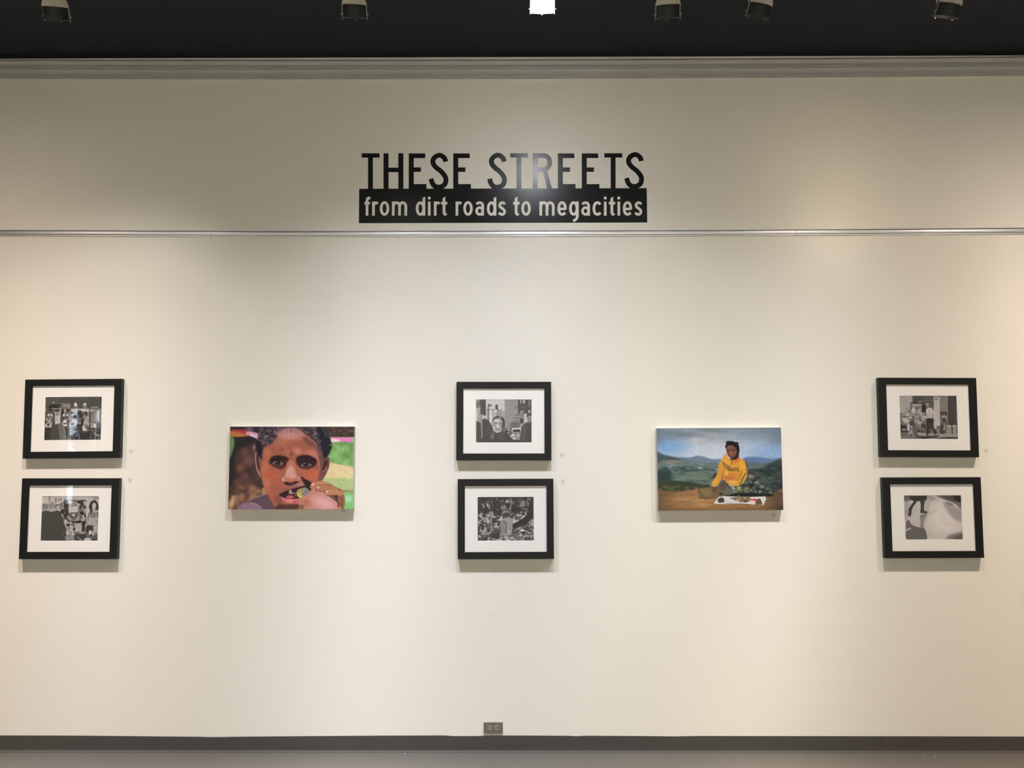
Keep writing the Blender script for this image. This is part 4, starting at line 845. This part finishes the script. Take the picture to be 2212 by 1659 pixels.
def framed(label, cx, cz, w, h, iw, ih, pw, ph, tilt, fn, pd=(0, 0)):
    r = empty('framed_photograph', (cx, 0, cz), label, 'picture', 'black framed photographs with white mats', (0, -radians(tilt), 0))
    bm = bmesh.new(); c = .0015; yf = -.036
    rect_ring(bm, w, h, -.0005, w, h, yf+c); rect_ring(bm, w, h, yf+c, w-2*c, h-2*c, yf); rect_ring(bm, w-2*c, h-2*c, yf, iw+2*c, ih+2*c, yf)
    rect_ring(bm, iw+2*c, ih+2*c, yf, iw, ih, yf+c); rect_ring(bm, iw, ih, yf+c, iw, ih, -.0300); rect_ring(bm, iw, ih, -.0300, iw+.012, ih+.012, -.0300)
    rect_ring(bm, iw+.012, ih+.012, -.0300, iw+.012, ih+.012, -.0005); rect_ring(bm, iw+.012, ih+.012, -.0005, w, h, -.0005)
    bmesh.ops.remove_doubles(bm, verts=bm.verts[:], dist=1e-5); obj('frame', bm, M_BLACK, r)
    bm = bmesh.new(); W2, H2 = iw+.010, ih+.010; px, pz = pd
    def ring_off(wo, ho, yo, wi, hi, yi):
        a = [bm.verts.new((sx*wo/2, yo, sz*ho/2)) for sx, sz in ((-1, -1), (1, -1), (1, 1), (-1, 1))] if wo > pw+.01 else [bm.verts.new((px+sx*wo/2, yo, pz+sz*ho/2)) for sx, sz in ((-1, -1), (1, -1), (1, 1), (-1, 1))]
        b = [bm.verts.new((px+sx*wi/2, yi, pz+sz*hi/2)) for sx, sz in ((-1, -1), (1, -1), (1, 1), (-1, 1))] if wi < W2-.001 else [bm.verts.new((sx*wi/2, yi, sz*hi/2)) for sx, sz in ((-1, -1), (1, -1), (1, 1), (-1, 1))]
        for i in range(4): bm.faces.new((a[i], a[(i+1) % 4], b[(i+1) % 4], b[i]))
    ring_off(W2, H2, -.0275, pw+.0015, ph+.0015, -.0275); ring_off(pw+.0015, ph+.0015, -.0275, pw, ph, -.0262); ring_off(W2, H2, -.0275, W2, H2, -.0255)
    obj('mat_board', bm, M_MAT, r)
    s = sheet('print', fn(), pw+.004, ph+.004, -.0258, M_INK, r, 1.28); s.location = (px, 0, pz)
    bm = bmesh.new(); box(bm, -iw/2-.004, iw/2+.004, -.0298, -.0284, -ih/2-.004, ih/2+.004); obj('glass', bm, M_GLASS, r)
    bm = bmesh.new(); box(bm, -iw/2-.004, iw/2+.004, -.0252, -.0010, -ih/2-.004, ih/2+.004); obj('backing_board', bm, mat('brown_backing', (.2, .15, .1, 1), .9), r)
    return r
framed('black framed photograph of a lit market stall, upper left on the wall', -2.7246, 2.0002, .5972, .4858, .5055, .4035, .3467, .2641, .40, print_market_stall, (0, .001))
framed('black framed photograph showing a person from behind beside a poster with capital letters', -2.7212, 1.3910, .5957, .4874, .5039, .4008, .3465, .2683, .03, print_shop_wall, (0, 0))
framed('black framed street portrait of a person in round glasses, upper picture in the middle', -.0739, 1.9825, .5813, .4812, .4978, .3972, .3397, .2628, -.02, print_street_portrait)
framed('black framed photograph of a capped person in a pale shirt among a scrap heap', -.0629, 1.3875, .5827, .4823, .4978, .3976, .3406, .2628, .20, print_scrap_heap)
framed('black framed photograph of two people walking past a doorway with a bundled load', 2.5240, 2.0015, .5988, .4851, .5051, .4019, .3482, .2640, -.25, print_pavement_walk, (.004, 0))
framed('black framed photograph of two legs mirrored on bright wet ground at lower right', 2.5288, 1.3938, .5965, .4849, .5042, .4013, .3453, .2644, .15, print_wet_ground, (.005, 0))
def canvas(label, cx, cz, w, h, tilt, fn):
    r = empty('canvas_print', (cx, 0, cz), label, 'picture', 'frameless colour canvases', (0, -radians(tilt), 0))
    bm = bmesh.new(); rbox(bm, -w/2, w/2, -.0345, -.0005, -h/2, h/2, .0012, 2); obj('stretched_canvas', bm, M_CANVS, r)
    sheet('print', fn(), w-.0008, h-.0008, -.0348, M_CANV, r); return r
canvas('frameless colour canvas of a child with a hand at the mouth', -1.3714, 1.6978, .7637, .5035, -.07, print_boy)
canvas('frameless colour canvas of a seated person in a yellow jacket before misty hills', 1.2427, 1.6883, .7591, .5008, .32, print_woman)

# ---------------------------------------------------------------- small map-pin stickers beside the pictures
def pin_outline(s, flat):
    pts = [(0, -.0195)]
    if flat: pts += [(.010, -.007), (.0145, .001), (.0145, .0135), (-.0145, .0135), (-.0145, .001), (-.010, -.007)]
    else: pts += [(.0145*cos(radians(a)), .001+.0145*sin(radians(a))) for a in range(-40, 221, 13)]
    return [(x*s, z*s) for x, z in pts]
for x, z, flat, lab in ((-2.3729, 1.7975, 1, 'grey map-pin sticker with a flat top right of the upper left framed picture'), (-2.3729, 1.6215, 0, 'round grey map-pin sticker just above right of the framed poster picture'),
                     (.2805, 1.7750, 0, 'grey map-pin sticker right of the round glasses portrait in the middle'), (.2882, 1.6109, 0, 'grey map-pin sticker above right of the framed scrap heap picture'),
                     (-1.0539, 1.4345, 0, 'grey map-pin sticker peeking out below the canvas of a child'), (1.5737, 1.4060, 0, 'grey map-pin sticker in the shadow below the yellow jacket canvas'),
                     (2.8850, 1.7950, 1, 'grey map-pin sticker right of the framed picture of two people walking')):
    bm = bmesh.new(); plate(bm, pin_outline(.93, flat), 0, -.0006)
    o = obj('map_pin_sticker', bm, M_PIN, label=lab, category='sticker', group='small map-pin stickers beside the pictures'); o.location = (x, 0, z)

# ---------------------------------------------------------------- nail holes, wall socket, paint chips
for x, lab in ((-.1543, 'tiny nail hole in the cream wall, left one of two above the socket'), (-.0251, 'tiny nail hole in the cream wall, right one of two above the socket')):
    bm = bmesh.new(); lathe(bm, [(.0028, 0), (.0020, .0004)], Matrix.Rotation(radians(90), 4, 'X'), 12)
    o = obj('nail_hole', bm, mat('hole_shadow_grey', (.40, .37, .33, 1), .9), label=lab, category='nail hole', group='nail holes above the socket'); o.location = (x, 0, .8054)
so = empty('wall_socket', (-.1385, 0, .1417), 'brown grey double power socket low on the wall just above the dark baseboard', 'socket')
bm = bmesh.new(); rbox(bm, -.0575, .0575, -.0065, 0, -.0345, .0345, .0025, 3); obj('cover_plate', bm, M_PLATE, so)
for sx in (-.0195, .0195):
    bm = bmesh.new(); pts = [(.0145*cos(2*pi*k/32), max(-.0158, min(.0158, .0178*sin(2*pi*k/32)))) for k in range(32)]
    plate(bm, pts, -.0060, -.0088); rc = obj('receptacle', bm, M_RECEP, so); rc.location = (sx, 0, .001)
    for q in ((-.0055, -.0025, -.0072, -.0050), (-.0055, -.0025, .0048, .0066)):
        bm = bmesh.new(); box(bm, q[0], q[1]+.002, -.0091, -.0080, q[2], q[3]); obj('slot', bm, M_HOLE, rc)
    bm = bmesh.new(); lathe(bm, [(.0026, 0), (.0026, .0010)], Matrix.Translation((.0072, -.0082, 0)) @ Matrix.Rotation(radians(90), 4, 'X'), 14); obj('earth_hole', bm, M_HOLE, rc)
bm = bmesh.new(); lathe(bm, [(.0034, 0), (.0034, .0006), (.0022, .0014)], Matrix.Translation((0, -.0065, .001)) @ Matrix.Rotation(radians(90), 4, 'X'), 16); obj('screw', bm, M_CLIP, so)
for x, y, s, lab in ((-.665, -.030, .0042, 'small white paint chip on the floor left of the socket, near the baseboard'), (2.42, -.035, .0032, 'small pale paint chip on the floor at the foot of the baseboard on the right'),
                     (2.47, -.075, .0034, 'small pale paint chip on the floor, farther out than its neighbour on the right')):
    bm = bmesh.new(); plate(bm, [(s*cos(a)*(1+.3*sin(3*a)), s*sin(a)*(.7+.2*cos(2*a))) for a in [2*pi*k/9 for k in range(9)]], 0, -.0012)
    o = obj('paint_chip', bm, M_WHITE, label=lab, category='paint chip', group='paint chips on the floor'); o.rotation_euler = (radians(-90), 0, .6); o.location = (x, y, .0)

# ---------------------------------------------------------------- track lamps
def track(y, lab, x0=-6.2, x1=6.2):
    t = empty('lighting_track', (0, y, ZC), lab, 'track')
    bm = bmesh.new(); rbox(bm, x0, x1, -.018, .018, -.032, 0, .002, 1); box(bm, x0+.03, x1-.03, -.006, .006, -.0335, -.030); obj('channel', bm, M_DARK, t)
track(-1.20, 'black lighting track under the ceiling in front of the picture wall'); track(-7.9, 'added black track near the back wall, carrying unseen fill lamps')  # the second track is unseen, added to hold the fill lamps
def lamp_parts(root, J, axis, roll=0., lit=False):
    """track head at root (ceiling); J = junction of bulb and shroud relative to root; axis = beam direction"""
    z = -axis.normalized(); x = z.cross(Vector((0, 1, 0))); x = Vector((1, 0, 0)) if x.length < .1 else (Vector((1, 0, 0))-z*z.x).normalized(); y = z.cross(x)
    F = Matrix((( x.x, y.x, z.x, J.x), (x.y, y.y, z.y, J.y), (x.z, y.z, z.z, J.z), (0, 0, 0, 1)))
    up = .118
    bm = bmesh.new(); rbox(bm, -.05, .05, -.017, .017, -.062, -.034, .003, 2); obj('adapter', bm, M_DARK, root)
    top = F @ Vector((0, 0, up+.05))
    bm = bmesh.new(); d = top-Vector((0, 0, -.06)); L = d.length
    lathe(bm, [(.008, 0), (.008, L)], Matrix.Translation((0, 0, -.06)) @ d.to_track_quat('Z', 'Y').to_matrix().to_4x4(), 14); obj('stem', bm, M_DARK, root, True)
    bm = bmesh.new(); lathe(bm, [(.020, up-.012), (.026, up-.004), (.026, up+.044), (.020, up+.052)], F, 24); obj('lamp_holder', bm, M_DARK, root, True)
    fins = 30
    bm = bmesh.new(); lathe(bm, [(.026, up-.006), (.034, .090), (.046, .055), (.055, .025), (.061, .004), (.060, -.002)], F, fins*4, lambda k, h: (1.0 if k % 4 < 2 else .935)); hs = obj('heat_sink', bm, M_FIN, root)
    bm = bmesh.new(); lathe(bm, [(.052, -.001), (.056, -.006), (.056, -.050), (.060, -.056), (.060, -.062), (.056, -.062), (.052, -.050), (.052, -.004)], F, 40, cap=False); obj('shroud', bm, M_GLOW if lit else M_DARK, root, True)
    bm = bmesh.new(); lathe(bm, [(.0515, -.008), (.0515, -.012), (.030, -.018), (.001, -.020)], F, 32); obj('lens', bm, M_GLOW if lit else M_LENS, root, True)
    for a in (8, 172, 90):
        R_ = F @ Matrix.Rotation(radians(a+roll), 4, 'Z')
        bm = bmesh.new()
        for q in ((.057, .062, -.005, .005, -.040, .004), (.057, .068, -.004, .004, -.047, -.040), (.059, .063, -.0035, .0035, -.068, -.047)):
            b2 = bmesh.new(); box(b2, *q); b2.transform(R_); me = bpy.data.meshes.new('t'); b2.to_mesh(me); b2.free(); bm.from_mesh(me); bpy.data.meshes.remove(me)
        obj('clip', bm, M_CLIP, root)
    return F
M_LENS = emit_mat('lit_lamp_lens', (1, .93, .82, 1), 1.5)
M_GLOW = emit_mat('glowing_white_glass', (1, .99, .95, 1), 14.0)
_ies = {}
def beam(fall):
    """beam profile of the lamp: bright core, exponential skirt (fall in degrees)"""
    if fall not in _ies:
        ang = list(range(0, 91, 3)); cut = 36 if fall in (7, 9, 14) else 75; cd = [1000*math.exp(-max(0, math.sqrt(a*a+9)-3)/fall)*max(0, min(1, (cut+14-a)/14)) for a in ang]   # the shroud cuts the skirt off
        tx = bpy.data.texts.new('beam_%g' % fall)
        tx.write('IESNA:LM-63-2002\n[TEST] beam\nTILT=NONE\n1 1000 1 %d 1 1 1 0 0 0\n1 1 100\n%s\n0\n%s\n' % (len(ang), ' '.join('%g' % a for a in ang), ' '.join('%.3f' % c for c in cd)))
        _ies[fall] = tx
    return _ies[fall]
def add_light(root, J, side, lean, fall, rgb):
    l = bpy.data.lights.new('lamp_light', 'POINT'); l.energy = max(rgb); l.color = tuple(c/max(rgb) for c in rgb); l.shadow_soft_size = .065
    l.use_nodes = True; nt = l.node_tree; em = nt.nodes['Emission']; ie = nt.nodes.new('ShaderNodeTexIES'); ie.mode = 'INTERNAL'; ie.ies = beam(fall)
    nt.links.new(ie.outputs['Fac'], em.inputs['Strength'])
    ax = Vector((math.tan(radians(-side)), math.tan(radians(lean)), -1)).normalized()
    o = bpy.data.objects.new('lamp_light', l); COL.objects.link(o); o.parent = root
    z = -ax; x = (Vector((1, 0, 0))-z*z.x).normalized(); y = z.cross(x); p = J+ax*.085
    o.matrix_local = Matrix(((x.x, y.x, z.x, p.x), (x.y, y.y, z.y, p.y), (x.z, y.z, z.z, p.z), (0, 0, 0, 1))); return o
LAB = {-2.27: 'track lamp with cream finned bulb, the far left one at the top edge', -.794: 'track lamp with cream finned bulb, next left of the glowing white lamp',
       .751: 'track lamp with cream finned bulb, next right of the glowing white lamp', 1.204: 'tilted track lamp with cream finned bulb, above the yellow jacket canvas', 2.13: 'tilted track lamp with cream finned bulb, the far right one at the top edge',
       .134: 'glowing white track lamp shining at the top edge right of centre', -6.2: 'track lamp at the left end of the front track', -3.25: 'track lamp just left of the far left finned bulb',
       3.35: 'track lamp just right of the far right finned bulb', 6.3: 'track lamp at the right end of the front track'}
for x, jz, side, glow, beams in WALL_LAMP:
    r = empty('track_lamp', (x, -1.20, ZC), LAB[x], 'lamp', 'track lamps aimed at the picture wall')
    J = Vector((0, 0, jz-ZC-.006)); axis = Vector((math.tan(radians(-side)), math.tan(radians(24)), -1)).normalized()
    lamp_parts(r, J, axis, side*2, glow == 1)
    for lean, fall, *rgb in beams: add_light(r, J, side, lean, fall, rgb)
for i, (x, *rgb) in enumerate(FILL_LAMP):  # added fill: these lamps bounce light off the back wall, out of view
    r = empty('track_lamp', (x, -7.9, ZC), 'added fill lamp on the rear track, ' + ('outermost on the left', 'inner one on the left', 'inner one on the right', 'outermost on the right')[i], 'lamp', 'added fill lamps aimed at the back wall')
    lamp_parts(r, Vector((0, 0, -.3)), Vector((0, -.62, -1))); add_light(r, Vector((0, 0, -.3)), 0, -32, 22, rgb)
